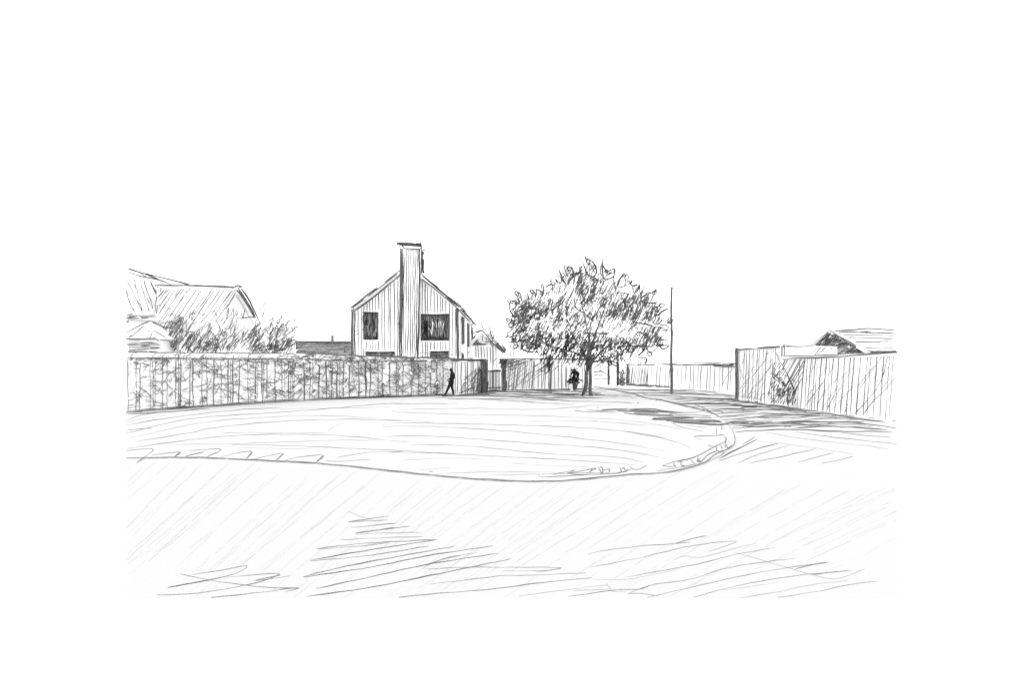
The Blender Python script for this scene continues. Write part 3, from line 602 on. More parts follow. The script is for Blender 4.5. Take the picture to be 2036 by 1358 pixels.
ch.hatch(cs, [(836.5, 497), (842, 499), (842, 543), (836.5, 544)], 89, 1, 2.2, tones=[1, 2, 3], brk=26)  # shaded right side of the chimney, hatched dark
che = ch.build('chimney', hs)
cc = S(); cc.box((cx0 - .12, YC - .1, pz(494, YC)), (cx1 + .14, YC + 1.6, pz(485.5, YC)), 0)
c2 = front(YC - .1)
cc.hatch(c2, [(787, 482), (797, 482), (838, 484), (838, 489), (797, 488), (790, 486)], -2, 1.5, 3, tones=[2, 2, 3], brk=30)
cc.line(c2, [(802, 493.5), (818, 495), (838, 495.5)], 2.4, 3); cc.line(c2, [(796, 486), (804, 493)], 3, 3); cc.line(c2, [(836, 479), (837, 488), (838, 497)], 2.8, 2)
cc.line(c2, [(786, 493.5), (793, 493)], 1.6, 2); cc.line(c2, [(797, 473), (797, 484)], 1.4, 4); cc.line(c2, [(838, 489), (845, 491)], 1.4, 3); cc.line(c2, [(838, 496.5), (848, 497)], 2.2, 3)
cc.build('cap', che)

# low shed left of the house
sh = thing('low_shed', P(645, 790, 62) * 1, 'low dark flat shed against the left side of the tall house', 'shed'); sh.location.z = 0
s = S(); Ys = 62; z0 = pz(681, Ys); s.box((P(588, 0, Ys).x, Ys, 0), (P(700, 0, Ys).x, Ys + 4, z0), 8)
fs = front(Ys)
s.hatch(fs, [(588, 682), (698, 682), (698, 703), (588, 703)], 4, 3, 1.5, tones=[3, 4, 4], brk=40, jit=.6)
s.line(fs, [(588, 677), (590, 690), (589, 703)], 2.6, 2); s.line(fs, [(685, 690), (686, 702)], 3, 3)
s.line(fs, [(590, 698), (620, 700), (660, 703)], 2.4, 3); s.build('wall', sh)
s = S(); s.box((P(587, 0, Ys).x, Ys - .15, z0), (P(700.5, 0, Ys).x, Ys + 4.2, z0 + .12), 4); s.line(front(Ys - .16), [(588, 678.5), (640, 680.5), (699, 681)], 2.4, 2)
s.build('roof', sh)
s = S(); q = P(661, 0, Ys + 1); s.box((q.x - .09, Ys + .9, z0 + .1), (q.x + .09, Ys + 1.1, pz(667, Ys + 1)), 4); s.build('flue', sh)

# small gabled house right of the main one
YC2 = 70.0
hc = thing('gabled_house', (P(970, 0, YC2).x, YC2, 0), 'small gabled outbuilding behind the right corner of the tall house', 'house')
s = S(); q = lambda x, y, Y=YC2: P(x, y, Y)
s.prism([q(932, 778), q(989, 778), q(989, 690), q(960, 660), q(932, 690)], (0, 8, 0)); f_ = front(YC2)
verts(s, f_, [946, 951, 957, 963, 969, 975, 981, 986], lambda x: 688, lambda x: 712 + max(0, x - 966) * 1.1, 1.6, [4, 4, 3], lean=-1.5)
verts(s, f_, [946, 951, 959, 967], lambda x: 665 + abs(x - 960) * .8, lambda x: 680, 1.3, [4, 5])
s.hatch(f_, [(941, 668), (948, 670), (948, 682), (941, 682)], 80, 2, 2, tones=[3, 4]); s.build('wall', hc)
s = S(); s.prism([q(925, 690, 69.6), q(959, 656, 69.6), q(1004, 696, 69.6), q(998, 700, 69.6), q(959, 663, 69.6), q(927, 697, 69.6)], (0, 9, 0)); f_ = front(69.58)
s.line(f_, [(941, 670), (950, 662), (960, 656)], 3, 3); s.line(f_, [(940, 663), (950, 659), (960, 655)], 3.2, 4)
s.hatch(f_, [(958, 655), (966, 658), (1003, 690), (1007, 698), (1000, 702), (985, 688)], -48, 2, 2.4, tones=[2, 3, 3, 4], jit=.5)
s.hatch(f_, [(985, 682), (1000, 686), (1008, 697), (1001, 704), (990, 692)], -55, 1.9, 2.6, tones=[3, 3], jit=.5); s.build('roof', hc)
s = S(); s.prism([q(936, 681, 69.9), q(984, 680, 69.9), q(984, 686, 69.9), q(936, 687, 69.9)], (0, .12, 0), 0)
s.hatch(front(69.89), [(936, 681), (986, 680), (986, 686), (938, 687)], 2, 1.9, 2, tones=[3, 4], brk=30); s.build('beam', hc)
ob_ = thing('outbuilding', (P(1022, 0, 78).x, 78, 0), 'pale narrow outbuilding just visible left under the tree crown', 'shed')
s = S(); s.prism([q(1011, 776, 78), q(1062, 776, 78), q(1062, 681, 78), q(1011, 681, 78)], (0, 4, 0)); verts(s, front(78), [1015, 1022, 1030], lambda x: 685, lambda x: 711, 1.6, [4, 4, 5])
s.build('wall', ob_); s = S(); s.prism([q(1009, 682, 77.7), q(1064, 682, 77.7), q(1064, 679.5, 77.7), q(1009, 679.5, 77.7)], (0, 5, 0), 0); s.line(front(77.68), [(1010, 681), (1030, 680)], 2.4, 3); s.build('roof', ob_)

# ------------------------------------------------------------------ left houses
hA_ = thing('long_house', (-20.6, 40, 0), 'large house cut by the left edge with a long ridge sloping down rightwards', 'house')
s = S(); Xr, Xe, zr, ze = -20.6, -18.3, 7.02, 4.42
s.prism([(Xe - .25, 35, 0), (Xe - .25, 35, ze), (Xr, 35, zr - .3), (-22.65, 35, ze), (-22.65, 35, 0)], (0, 13.5, 0))
s.build('wall', hA_, clip=True)
s = S(); s.prism([(Xe, 34.8, ze), (Xr, 34.8, zr), (-22.9, 34.8, ze), (-22.9, 34.8, ze - .2), (Xr, 34.8, zr - .25), (Xe, 34.8, ze - .2)], (0, 14.1, 0))
sl = through(Vector((Xr, 35, zr)), Vector((Xr, 48, zr)), Vector((Xe, 35, ze)))
Zr = lambda l: zz(240, 520, 6.79, l)
for l, w, t in [([(180, 240), (200, 320), (295, 700)], 1.6, 4), ([(80, 270), (130, 340), (200, 500), (300, 705)], 1.5, 4), ([(250, 260), (290, 370), (385, 700)], 1.5, 4), ([(310, 240), (345, 380), (440, 640)], 1.8, 3),
                ([(68, 395), (120, 560), (195, 700)], 1.5, 4), ([(345, 480), (400, 580), (450, 680)], 1.6, 4), ([(400, 270), (420, 330), (485, 470)], 2.2, 3), ([(420, 330), (460, 385), (495, 460)], 2.2, 3), ([(70, 230), (320, 235)], .9, 6),
                ([(490, 440), (470, 560), (455, 710)], 2.4, 3), ([(515, 400), (500, 560), (480, 710)], 3.4, 3), ([(490, 345), (515, 410)], 3.6, 3)]:
    s.line(sl, Zr(l), w * 1.2, 3)
rk = Plane((Xr + .02, 0, 0), (1, 0, 0))
for l, w, t in [([(68, 85), (300, 155), (560, 215), (740, 262), (930, 330)], 2.8, 3), ([(68, 143), (300, 205), (550, 262), (680, 310)], 2.2, 3), ([(250, 155), (340, 200)], 2.6, 4), ([(330, 175), (520, 245)], 2.8, 4), ([(740, 265), (860, 300), (940, 330)], 4, 4)]:
    s.line(rk if l[0] == (68, 85) else sl, Zr(l), w * 1.15, 3)
s.hatch(sl, [(250, 556), (300, 557), (309, 600), (308, 624), (250, 624)], -66, 9, 1.1, tones=[5, 5], jit=.4, brk=50)
s.build('roof', hA_, clip=True)
s = S(); s.box((Xe - .02, 34.8, ze - .33), (Xe + .1, 38.9, ze - .02), 0)
pl = Plane((Xe + .1, 0, 0), (1, 0, 0)); s.hatch(Plane((Xe + .11, 0, 0), (1, 0, 0)), [(250, 625), (310, 627), (310, 631), (280, 634), (250, 640)], 3, 2.2, 2.2, tones=[4, 3, 4], brk=40, jit=.5); s.build('gutter', hA_, clip=True)
po = S(); ap_ = P(301, 639, 34.6); e0, e1, e2, e3 = P(190, 674, 33.4), P(322, 674, 33.4), P(318, 674, 35.4), P(190, 674, 35.4)
e2 = Vector((e1.x, 35.5, e1.z)); e3 = Vector((e0.x, 35.5, e0.z)); a2 = Vector((e0.x, 34.6, ap_.z - .9))
po.face([e0, e1, ap_, P(249, 663, 34.3)]); po.face([e1, e2, ap_]); po.face([e3, e0, P(249, 663, 34.3)]); po.face([e2, e3, P(249, 663, 34.3), ap_]); po.face([e0, e3, e2, e1])
pf = through(e0, e1, ap_)
for l, w, t in [([(70, 965), (240, 880), (400, 805)], 2.4, 3), ([(70, 1005), (200, 930), (290, 880)], 1.6, 4), ([(205, 1025), (300, 950), (395, 850)], 1.6, 4), ([(300, 1025), (380, 940), (470, 855)], 1.6, 4), ([(150, 1015), (260, 920), (330, 855)], 1.5, 4), ([(390, 1035), (430, 960)], 1.8, 4),
                ([(110, 1030), (160, 1000)], 3.5, 4), ([(400, 805), (480, 850), (600, 900)], 2, 4), ([(430, 925), (530, 980), (630, 1045)], 1.8, 4), ([(70, 1050), (300, 1045), (500, 1045)], 3.6, 3)]:
    po.line(pf, Zr(l), w * 1.25, 3)
po.build('porch_roof', hA_, clip=True)
s = S(); fw = front(33.7); s.prism([P(240, 770, 33.7), P(318, 770, 33.7), P(318, 676, 33.7), P(240, 676, 33.7)], (0, 1.6, 0))
s.hatch(fw, [(250, 678), (318, 678), (318, 700), (250, 700)], 2, 2.2, 1.9, tones=[3, 4, 4], brk=40, jit=.6); s.build('porch_wall', hA_, clip=True)

hB_ = thing('gabled_house', (-17, 42, 0), 'house with broad hatched roof and open gable at its right, behind the bushes', 'house')
s = S(); s.prism([(-15.45, 39.1, 0), (-15.45, 45, 0), (-15.45, 45, 4.3), (-15.45, 42.05, 5.85), (-15.45, 39.1, 4.3)], (-4, 0, 0))
gb = Plane((-15.44, 0, 0), (1, 0, 0)); s.build('wall', hB_)
s = S(); s.prism([(-15.2, 38.7, 4.3), (-15.2, 42, 6.17), (-15.2, 45.4, 4.35), (-15.2, 45.4, 4.15), (-15.2, 42, 5.97), (-15.2, 38.7, 4.1)], (-4.65, 0, 0))
rb = through(Vector((-15.2, 38.7, 4.3)), Vector((-15.2, 42, 6.17)), Vector((-19, 42, 6.17)))
s.hatch(rb, [(318, 572), (466, 573), (440, 640), (312, 640)], 56, 7.4, 2, tones=[3, 4, 4], jit=.2)
s.hatch(rb, [(318, 574), (466, 574), (420, 625), (312, 625)], 55, 8, 1.1, tones=[5, 5, 4], jit=.5, brk=40)
s.hatch(rb, [(316, 574), (392, 573), (350, 590), (318, 620)], 52, 6, 1.6, tones=[3, 4, 5], jit=.5, brk=35)
s.hatch(rb, [(312, 590), (322, 572), (330, 575), (316, 610)], 50, 3, 1.6, tones=[4, 4], jit=.4)
s.line(rb, [(300, 569), (340, 567.5), (400, 570), (466, 572.5)], 4, 3, wob=.6); s.line(rb, [(305, 568.5), (345, 569), (385, 567.5), (430, 569), (470, 571)], 2.2, 3); s.line(rb, [(410, 570), (440, 569.5), (470, 572)], 4.4, 4)
s.line(rb, [(470, 574), (458, 590), (444, 612)], 2.2, 3); s.line(rb, [(466, 574), (452, 592), (440, 606)], 1.6, 4)
gv = Plane((-15.19, 0, 0), (1, 0, 0))
for p, w, t in [([(470, 576), (490, 605), (505, 633)], 3, 3), ([(478, 573), (497, 603), (516, 642)], 3.4, 3), ([(474, 574), (495, 608), (508, 632)], 3, 4), ([(466, 569), (474, 568), (481, 572)], 3.2, 3), ([(470, 578), (460, 595), (448, 615)], 2.8, 4), ([(471, 573), (482, 568)], 2, 3)]:
    s.line(gv, p, w * 1.3, t, wob=.4)
s.build('roof', hB_)

# ------------------------------------------------------------------ right hand buildings
fb = thing('flat_roofed_garage', (P(1590, 0, 42).x, 42, 0), 'blank white flat roofed garage behind the corner post at the right', 'garage')
s = S(); s.prism([P(1562, 780, 42), P(1664, 780, 42), P(1664, 689, 42), P(1562, 689, 42)], (0, 6, 0))
s.hatch(front(42), [(1625, 689), (1662, 690), (1640, 706), (1610, 706)], 50, 6.5, 1.7, tones=[3, 4], jit=.4)
s.build('wall', fb)
s = S(); s.prism([P(1561, 690, 41.8), P(1665, 690, 41.8), P(1665, 689, 41.8), P(1561, 686.8, 41.8)], (0, 6.4, 0)); s.line(front(41.78), [(1561, 687), (1590, 689), (1620, 687)], 2.8, 3); s.build('roof', fb)
rg = thing('gabled_house', (P(1720, 0, 50).x, 50, 0), 'house at the far right with a dark gable and pale ruled roof', 'house')
s = S(); AP = P(1648, 660, 48); EL = P(1612, 690, 48); ER = P(1732, 702, 48)
s.prism([Vector((EL.x + .1, 48, 0)), Vector((ER.x - .1, 48, 0)), Vector((ER.x - .1, 48, ER.z)), Vector((AP.x, 48, AP.z - .1)), Vector((EL.x + .1, 48, EL.z))], (0, .3, 0), 0)
fg = front(47.98)
s.hatch(fg, [(1616, 688), (1646, 662), (1662, 666), (1675, 678), (1640, 690)], 48, 2.1, 2.3, tones=[2, 3, 3, 4], jit=.6, brk=22)
s.hatch(fg, [(1660, 665), (1730, 702), (1662, 703), (1664, 692), (1640, 690)], 20, 2, 2.5, tones=[2, 3, 3, 4], jit=.5, brk=24)
s.build('gable_wall', rg)
s = S(); RT = Plane((0, 0, 0), (0, -1, 0))
R1 = P(1655, 657.5, 50); R2 = R1 + Vector((7, 0, 0)); G1 = P(1736, 702.5, 46); G2 = G1 + Vector((7, 0, 0))
s.prism([R1, R2, G2, G1], (0, .2, -.2), 0)
bk = [Vector((v.x, v.y + 8, v.z)) for v in (G1, G2)]
s.prism([R1 + Vector((0, .3, 0)), R2 + Vector((0, .3, 0)), Vector((G2.x, 54, G2.z)), Vector((G1.x, 54, G1.z))], (0, .1, .12), 0)
rp2 = through(R1, R2, G1)
Zg = lambda l: zz(1580, 640, 9.695, l)
for l, w, t in [([(650, 158), (780, 185), (1100, 165), (1450, 138), (1940, 170)], 2, 3), ([(740, 215), (1200, 210), (1700, 225), (1995, 232)], 1.8, 3), ([(840, 268), (1300, 262), (1995, 278)], 1.6, 4), ([(920, 325), (1500, 318), (1890, 340)], 1.8, 4), ([(1100, 395), (1500, 398), (1700, 395)], 1.6, 4),
                ([(1280, 362), (1750, 372), (1900, 395)], 1.3, 5), ([(1400, 435), (1990, 435)], 1.2, 5), ([(1340, 510), (1950, 512)], 1.5, 4), ([(1020, 298), (1160, 295)], 1.6, 5), ([(1250, 200), (1480, 195)], 1.6, 5), ([(1520, 578), (1750, 582), (1995, 580)], 3, 3), ([(1380, 550), (1500, 575), (1995, 570)], 2, 3)]:
    s.line(rp2, Zg(l), w * 1.6, max(3, t - 1))
s.build('roof', rg, clip=True)
s = S()
for p1, p2 in ((P(1610, 691, 47.7), P(1651, 656.5, 47.7)), (P(1651, 656.5, 47.7), P(1736, 702.5, 47.7))):
    s.prism([p1, p2, p2 + Vector((0, 0, .1)), p1 + Vector((0, 0, .1))], (0, .5, 0), 0)
ff = front(47.69)
for p, w, t in [([(1612, 687), (1630, 673), (1648, 659)], 2, 3), ([(1614, 690), (1640, 668), (1648, 661)], 2, 3), ([(1638, 656), (1650, 664)], 1.5, 3), ([(1648, 657), (1660, 660)], 2.6, 3), ([(1662, 667), (1690, 681), (1718, 697), (1735, 702)], 1.8, 3), ([(1655, 662), (1690, 684), (1715, 697)], 2.4, 3), ([(1690, 701), (1740, 701)], 3, 3)]: s.line(ff, p, w, t, wob=.3)
s.build('barge_board', rg)
s = S(); s.prism([P(1733, 702, 48) + Vector((0, 0, -.1)), P(1790, 702, 48) + Vector((0, 0, -.1)), P(1790, 775, 48), P(1733, 775, 48)], (0, 5, 0)); s.build('wall', rg, clip=True)

# far cottage seen under the tree
ct = thing('small_cottage', (P(1200, 0, 84).x, 84, 0), 'tiny distant cottage seen under the big tree, right of its trunk', 'house')
s = S(); s.prism([P(1180, 762, 84), P(1208, 762, 84), P(1208, 728, 84), P(1194, 722, 84), P(1180, 735, 84)], (0, 4, 0)); f_ = front(84)
for y, x0, x1 in ((739, 1176, 1200), (745, 1178, 1202), (748, 1178, 1196), (753.5, 1176, 1210)): s.line(f_, [(x0, y), ((x0 + x1) / 2, y + .3), (x1, y)], 1.6, 3 if y > 750 or y < 740 else 5)
s.line(f_, [(1194, 722), (1194, 737)], 1.2, 5); s.build('wall', ct)
s = S(); 
for p1, p2 in ((P(1175, 737, 83.6), P(1209, 716, 83.6)), (P(1209, 716, 83.6), P(1231, 730, 83.6))): s.prism([p1, p2, p2 + Vector((0, 0, .14)), p1 + Vector((0, 0, .14))], (0, 4.5, 0), 0)
f_ = front(83.58)
for p, w, t in [([(1176, 736), (1195, 722), (1210, 717)], 1.8, 3), ([(1190, 703), (1207, 716), (1232, 723)], 2.6, 3), ([(1213, 722), (1231, 731)], 3, 3), ([(1184, 722), (1208, 715)], 2, 3), ([(1192, 737), (1200, 740), (1208, 746)], 2, 3)]: s.line(f_, p, w, t)
s.build('roof', ct)
for i, (x, yt_, yb_, w_, lab) in enumerate([(1210, 719, 765, 4.2, 'slim dark gate post under the tree crown, nearer to the tree trunk'), (1228, 700, 766.5, 4.6, 'taller grey gate post under the right side of the crown, left of the board fence')]):
    s = S(); q = gp(x, yb_ + 1); hw = w_ / 2 * q.y / F
    s.box((q.x - hw, q.y - hw, 0), (q.x + hw, q.y + hw, topz(0, yt_, yb_ + 1)), 3 + i)
    s.box((q.x - hw * 1.15, q.y - hw * 1.15, topz(0, yt_, yb_ + 1)), (q.x + hw * 1.15, q.y + hw * 1.15, topz(0, yt_ - 2, yb_ + 1)), 3)
    s.hatch(front(q.y - hw - .01), [(x - 2, yt_ + 15), (x + 2, yt_ + 15), (x + 2, yb_), (x - 2, yb_)], 88, 1.7, 1.7, tones=[1, 2, 3], brk=18)
    tag(s.build('gate_post'), lab, 'post', 'posts beside the far road')

# pole
pt = thing('bare_pole', gp(1335, 784), 'tall thin bare pole right of the tree in front of the board fence', 'pole')
q = gp(1335, 784); s = S(); n = 14
pts = [Vector((q.x + .02 * math.sin(i), q.y, lerp(0, topz(0, 571, 784), i / n))) for i in range(n + 1)]
s.tube(pts, [lerp(.1, .062, i / n) for i in range(n + 1)], 4, sides=8)
for dx, t, w in ((.8, 2, 1.4), (-.9, 4, 1.2), (0, 3, 1.4)): s.line(front(q.y - .085), [(1335 + dx, 780), (1335.5 + dx, 700), (1335 + dx, 640), (1335.6 + dx, 575)], w, t, wob=.5)
s.build('shaft', pt)
s = S(); s.line(front(q.y - .07), [(1330.5, 572), (1334, 571), (1337, 573.5), (1341, 573), (1345, 569)], 1.7, 3, step=2, wob=.2); s.line(front(q.y - .07), [(1341, 673), (1337, 674), (1336.5, 668), (1341, 663), (1336, 656), (1335.5, 600), (1335, 573)], 1.6, 3, step=3, wob=.2)
s.build('hook', pt)

# ------------------------------------------------------------------ trees and shrubs
def leaf_mass(s, cx, cy, rx, ry, Yc, rd, n, size, poly=None, bottom=1e9, lo=-.8, hi=.25):
    for _ in range(n):
        for __ in range(20):
            x, y = cx + R.uniform(-1, 1) * rx, cy + R.uniform(-1, 1) * ry
            if y < bottom and (poly is None or inpoly(x, y, poly)): break
        else: continue
        r2 = min(1, ((x - cx) / rx) ** 2 + ((y - cy) / ry) ** 2)
        Y = Yc - rd * math.sqrt(1 - r2) * R.uniform(lo, hi)
        p = P(x, y, Y); L = size * R.uniform(.6, 1.2) * Yc / F
        d = Vector((R.gauss(0, 1), R.gauss(0, .6), R.gauss(.4, 1))).normalized(); e = d.cross(Vector((R.gauss(0, .3), 1, R.gauss(0, .3)))).normalized()
        s.face([p - d * L, p + e * L * .45, p + d * L, p - e * L * .45], 0)
def crown(poly, cx, cy, rx, ry, Yc, rd, zones, holes=(), loops=(), back=120, base_ang=62, dens=.7, wmax=1.95):
    s = S()
    def dep(u):
        def f(x, y):
            r2 = min(1, ((x - cx) / rx) ** 2 + ((y - cy) / ry) ** 2); return Yc - rd * math.sqrt(1 - r2) * u
        return f
    for (zx, zy, zw, zh, n, tones, w, ln, spreada) in zones:
        for _ in range(int(n * dens)):
            for __ in range(30):
                a = R.uniform(0, 6.283); r = math.sqrt(R.random()); x, y = zx + zw * r * math.cos(a), zy + zh * r * math.sin(a)
                if inpoly(x, y, poly) and not any(((x - h[0]) / h[2]) ** 2 + ((y - h[1]) / h[3]) ** 2 < 1 for h in holes): break
            else: continue
            an = math.radians(base_ang + R.gauss(0, spreada)); w = min(w, wmax); L = R.uniform(*ln)
            u = R.uniform(.5, 1)
            c, sn = math.cos(an) * L / 2, math.sin(an) * L / 2
            bow = R.uniform(-1.2, 1.2)
            s.line(None, [(x - c, y + sn), (x + bow, y + bow * .4), (x + c, y - sn)], w * R.uniform(.7, 1.4), R.choice(tones), wob=.25, step=5, depth=dep(u))
            if R.random() < .16:                              # leaf loop
                l2 = L * .8; wd = R.uniform(2.2, 4.2)
                s.line(None, [(x, y), (x - wd + c * .3, y - l2 * .5), (x + c * .6, y - l2), (x + wd, y - l2 * .4), (x, y)], R.uniform(1.2, 1.9), R.choice(tones), wob=.2, step=3, depth=dep(u))
    for l, w, t in loops:
        s.line(None, l, w, t, wob=.3, step=3, depth=dep(R.uniform(.7, 1)))
        if R.random() < .4: s.line(None, [(a + .8, b + .6) for a, b in l[-3:]], w, t, wob=.5, step=3, depth=dep(.95))
    for _ in range(back):                                    # strokes on the far side
        a = R.uniform(0, 6.283); r = math.sqrt(R.random()) * .85; x, y = cx + rx * r * math.cos(a), cy + ry * r * math.sin(a)
        if not inpoly(x, y, poly): continue
        L = R.uniform(6, 18); an = math.radians(base_ang + R.gauss(0, 15)); c, sn = math.cos(an) * L / 2, math.sin(an) * L / 2
        s.line(None, [(x - c, y + sn), (x, y), (x + c, y - sn)], 1.6, 3, wob=.2, step=6, depth=dep(-R.uniform(.9, 1)))
    return s, dep
YT = ydepth(787.5)
tree = thing('round_tree', gp(1168, 787.5), 'large round leafy tree with twin stemmed trunk at the centre of the view', 'tree')
cpoly = [(1010, 635), (1014, 605), (1028, 585), (1050, 590), (1066, 575), (1098, 568), (1106, 550), (1130, 535), (1160, 530), (1172, 520), (1190, 540), (1215, 540), (1225, 560), (1245, 555), (1268, 572), (1300, 583), (1315, 610),
         (1330, 640), (1332, 662), (1320, 685), (1290, 703), (1262, 706), (1240, 716), (1205, 722), (1180, 732), (1140, 722), (1110, 735), (1085, 742), (1075, 705), (1040, 698), (1020, 683), (1008, 662)]
holes = [(1093, 637, 8, 13), (1103, 590, 9, 12), (1240, 575, 22, 10), (1118, 648, 10, 9), (1222, 668, 14, 8), (1236, 654, 14, 7), (1295, 648, 32, 5), (1318, 668, 12, 9), (1150, 712, 8, 4), (1262, 610, 9, 5), (1235, 604, 8, 4), (1100, 660, 5, 8), (1165, 660, 6, 4), (1195, 705, 8, 4), (1218, 700, 10, 4), (1140, 575, 7, 8), (1300, 600, 12, 6), (1300, 690, 10, 5), (1145, 700, 6, 5), (1060, 640, 6, 8)]
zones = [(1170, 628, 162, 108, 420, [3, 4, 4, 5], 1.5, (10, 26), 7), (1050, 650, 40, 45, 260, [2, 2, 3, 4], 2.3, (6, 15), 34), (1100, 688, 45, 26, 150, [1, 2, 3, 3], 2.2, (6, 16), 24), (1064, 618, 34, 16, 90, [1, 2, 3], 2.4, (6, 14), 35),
         (1105, 615, 25, 30, 70, [2, 3], 2.1, (8, 18), 14), (1160, 560, 30, 28, 95, [3, 3, 4], 2, (9, 22), 8), (1172, 598, 12, 12, 26, [2, 3], 2.4, (6, 12), 20), (1158, 580, 6, 22, 24, [2, 3], 2.4, (10, 20), 8),
         (1195, 626, 32, 8, 60, [2, 3], 2.3, (6, 12), 18), (1235, 620, 22, 14, 60, [2, 3, 3], 2.2, (8, 16), 12), (1280, 625, 26, 22, 70, [3, 4], 1.9, (12, 26), 6), (1290, 670, 30, 18, 70, [3, 4], 1.9, (12, 26), 6),
         (1200, 682, 45, 16, 130, [2, 3, 3], 2.2, (6, 15), 18), (1150, 690, 28, 18, 90, [3, 3, 4], 2, (8, 18), 12), (1245, 690, 24, 12, 60, [2, 3, 3], 2.2, (6, 14), 30), (1205, 712, 42, 12, 70, [3, 4], 1.9, (8, 18), 45),
         (1150, 715, 24, 12, 60, [2, 3, 4], 2, (6, 14), 30), (1088, 722, 14, 18, 40, [2, 3], 2, (8, 16), 18), (1220, 595, 50, 20, 90, [3, 4, 4], 1.8, (10, 20), 6), (1265, 598, 26, 14, 40, [3, 4], 2, (10, 18), 8), (1130, 650, 30, 25, 60, [3, 2], 2, (8, 16), 12), (1033, 615, 16, 18, 40, [2, 3], 2, (6, 12), 30)]
LOOPS = [[(1016, 597), (1013, 606), (1014, 618), (1020, 628), (1025, 634)], [(1016, 597), (1023, 600), (1027, 605), (1022, 614), (1018, 622)], [(1034, 601), (1029, 592), (1027, 585), (1031, 581), (1035, 585), (1037, 597), (1039, 603)],
         [(1047, 582), (1051, 591), (1051, 603), (1050, 612)], [(1064, 571), (1067, 578), (1066, 586), (1063, 592)], [(1067, 576), (1077, 580), (1079, 588), (1072, 592)], [(1078, 565), (1081, 575), (1079, 588)], [(1084, 571), (1098, 565), (1097, 580)],
         [(1104, 554), (1111, 548), (1116, 556), (1114, 563), (1104, 555), (1108, 563)], [(1110, 532), (1115, 545), (1118, 557), (1125, 566)], [(1112, 540), (1117, 552), (1124, 564)], [(1121, 528), (1125, 542), (1130, 550)],
         [(1125, 536), (1129, 532), (1136, 533), (1140, 540), (1139, 550), (1133, 556), (1128, 565)], [(1136, 528), (1139, 540), (1136, 552), (1128, 560)], [(1143, 542), (1150, 543), (1160, 544)], [(1150, 542), (1157, 536)], [(1143, 542), (1140, 565)],
         [(1155, 515), (1160, 525), (1166, 543), (1171, 548)], [(1165, 508), (1163, 516)], [(1168, 516), (1176, 518), (1183, 528), (1186, 542), (1182, 548), (1176, 550), (1168, 546)], [(1172, 536), (1172, 522), (1177, 532), (1183, 543)], [(1166, 540), (1167, 528), (1172, 526)], [(1180, 550), (1192, 560)],
         [(1198, 513), (1198, 525), (1206, 542)], [(1195, 524), (1194, 540), (1198, 552), (1203, 556)], [(1197, 520), (1198, 545), (1202, 555)], [(1206, 542), (1214, 537), (1222, 535), (1221, 548), (1210, 554), (1202, 556)], [(1208, 546), (1216, 540)], [(1223, 535), (1220, 560), (1224, 572), (1223, 582), (1238, 583), (1250, 584)], [(1222, 560), (1223, 580)],
         [(1228, 570), (1234, 552), (1242, 545), (1242, 568), (1228, 571)], [(1226, 570), (1231, 555), (1241, 547)], [(1246, 562), (1251, 557), (1254, 566), (1260, 568), (1268, 565)], [(1258, 570), (1260, 582), (1268, 578), (1272, 566), (1272, 582), (1275, 592)], [(1262, 580), (1270, 568)], [(1264, 582), (1272, 570)],
         [(1273, 580), (1285, 583), (1298, 581), (1305, 575), (1300, 585), (1293, 600)], [(1275, 592), (1285, 584)], [(1275, 592), (1265, 612)], [(1277, 602), (1290, 602), (1305, 602)], [(1315, 609), (1304, 611), (1295, 620), (1296, 632), (1305, 625), (1315, 609)], [(1305, 628), (1318, 618), (1329, 614)], [(1250, 584), (1241, 604), (1250, 608), (1262, 600)],
         [(1318, 633), (1310, 643), (1302, 645), (1297, 640), (1300, 630)], [(1311, 645), (1325, 648), (1334, 655)], [(1315, 658), (1325, 656), (1334, 659)], [(1003, 633), (1010, 631)], [(1008, 634), (1014, 652), (1022, 645), (1020, 637), (1008, 634)], [(1022, 652), (1015, 658), (1008, 665), (1015, 670), (1020, 668), (1022, 655)],
         [(1011, 680), (1025, 680), (1040, 677), (1055, 672)], [(1036, 688), (1040, 695), (1050, 699), (1062, 700)], [(1225, 690), (1255, 688), (1275, 688), (1298, 689)], [(1298, 686), (1330, 687)], [(1310, 687), (1318, 694), (1330, 688)], [(1315, 676), (1308, 690), (1292, 702), (1288, 696), (1285, 693)], [(1246, 690), (1250, 700), (1262, 698)],
         [(1258, 703), (1268, 711), (1285, 713), (1282, 723)], [(1282, 693), (1276, 700), (1268, 708)], [(1308, 676), (1330, 675)], [(1142, 595), (1144, 610), (1153, 618), (1165, 625), (1180, 640)], [(1160, 662), (1185, 663), (1210, 662)], [(1263, 665), (1272, 660), (1280, 667)], [(1234, 705), (1246, 690), (1256, 686)], [(1255, 720), (1252, 712), (1258, 704)],
         [(1297, 650), (1320, 652)], [(1258, 640), (1275, 643), (1297, 648)], [(1190, 703), (1206, 712), (1225, 722), (1232, 726)], [(1130, 660), (1128, 690), (1120, 712)]]
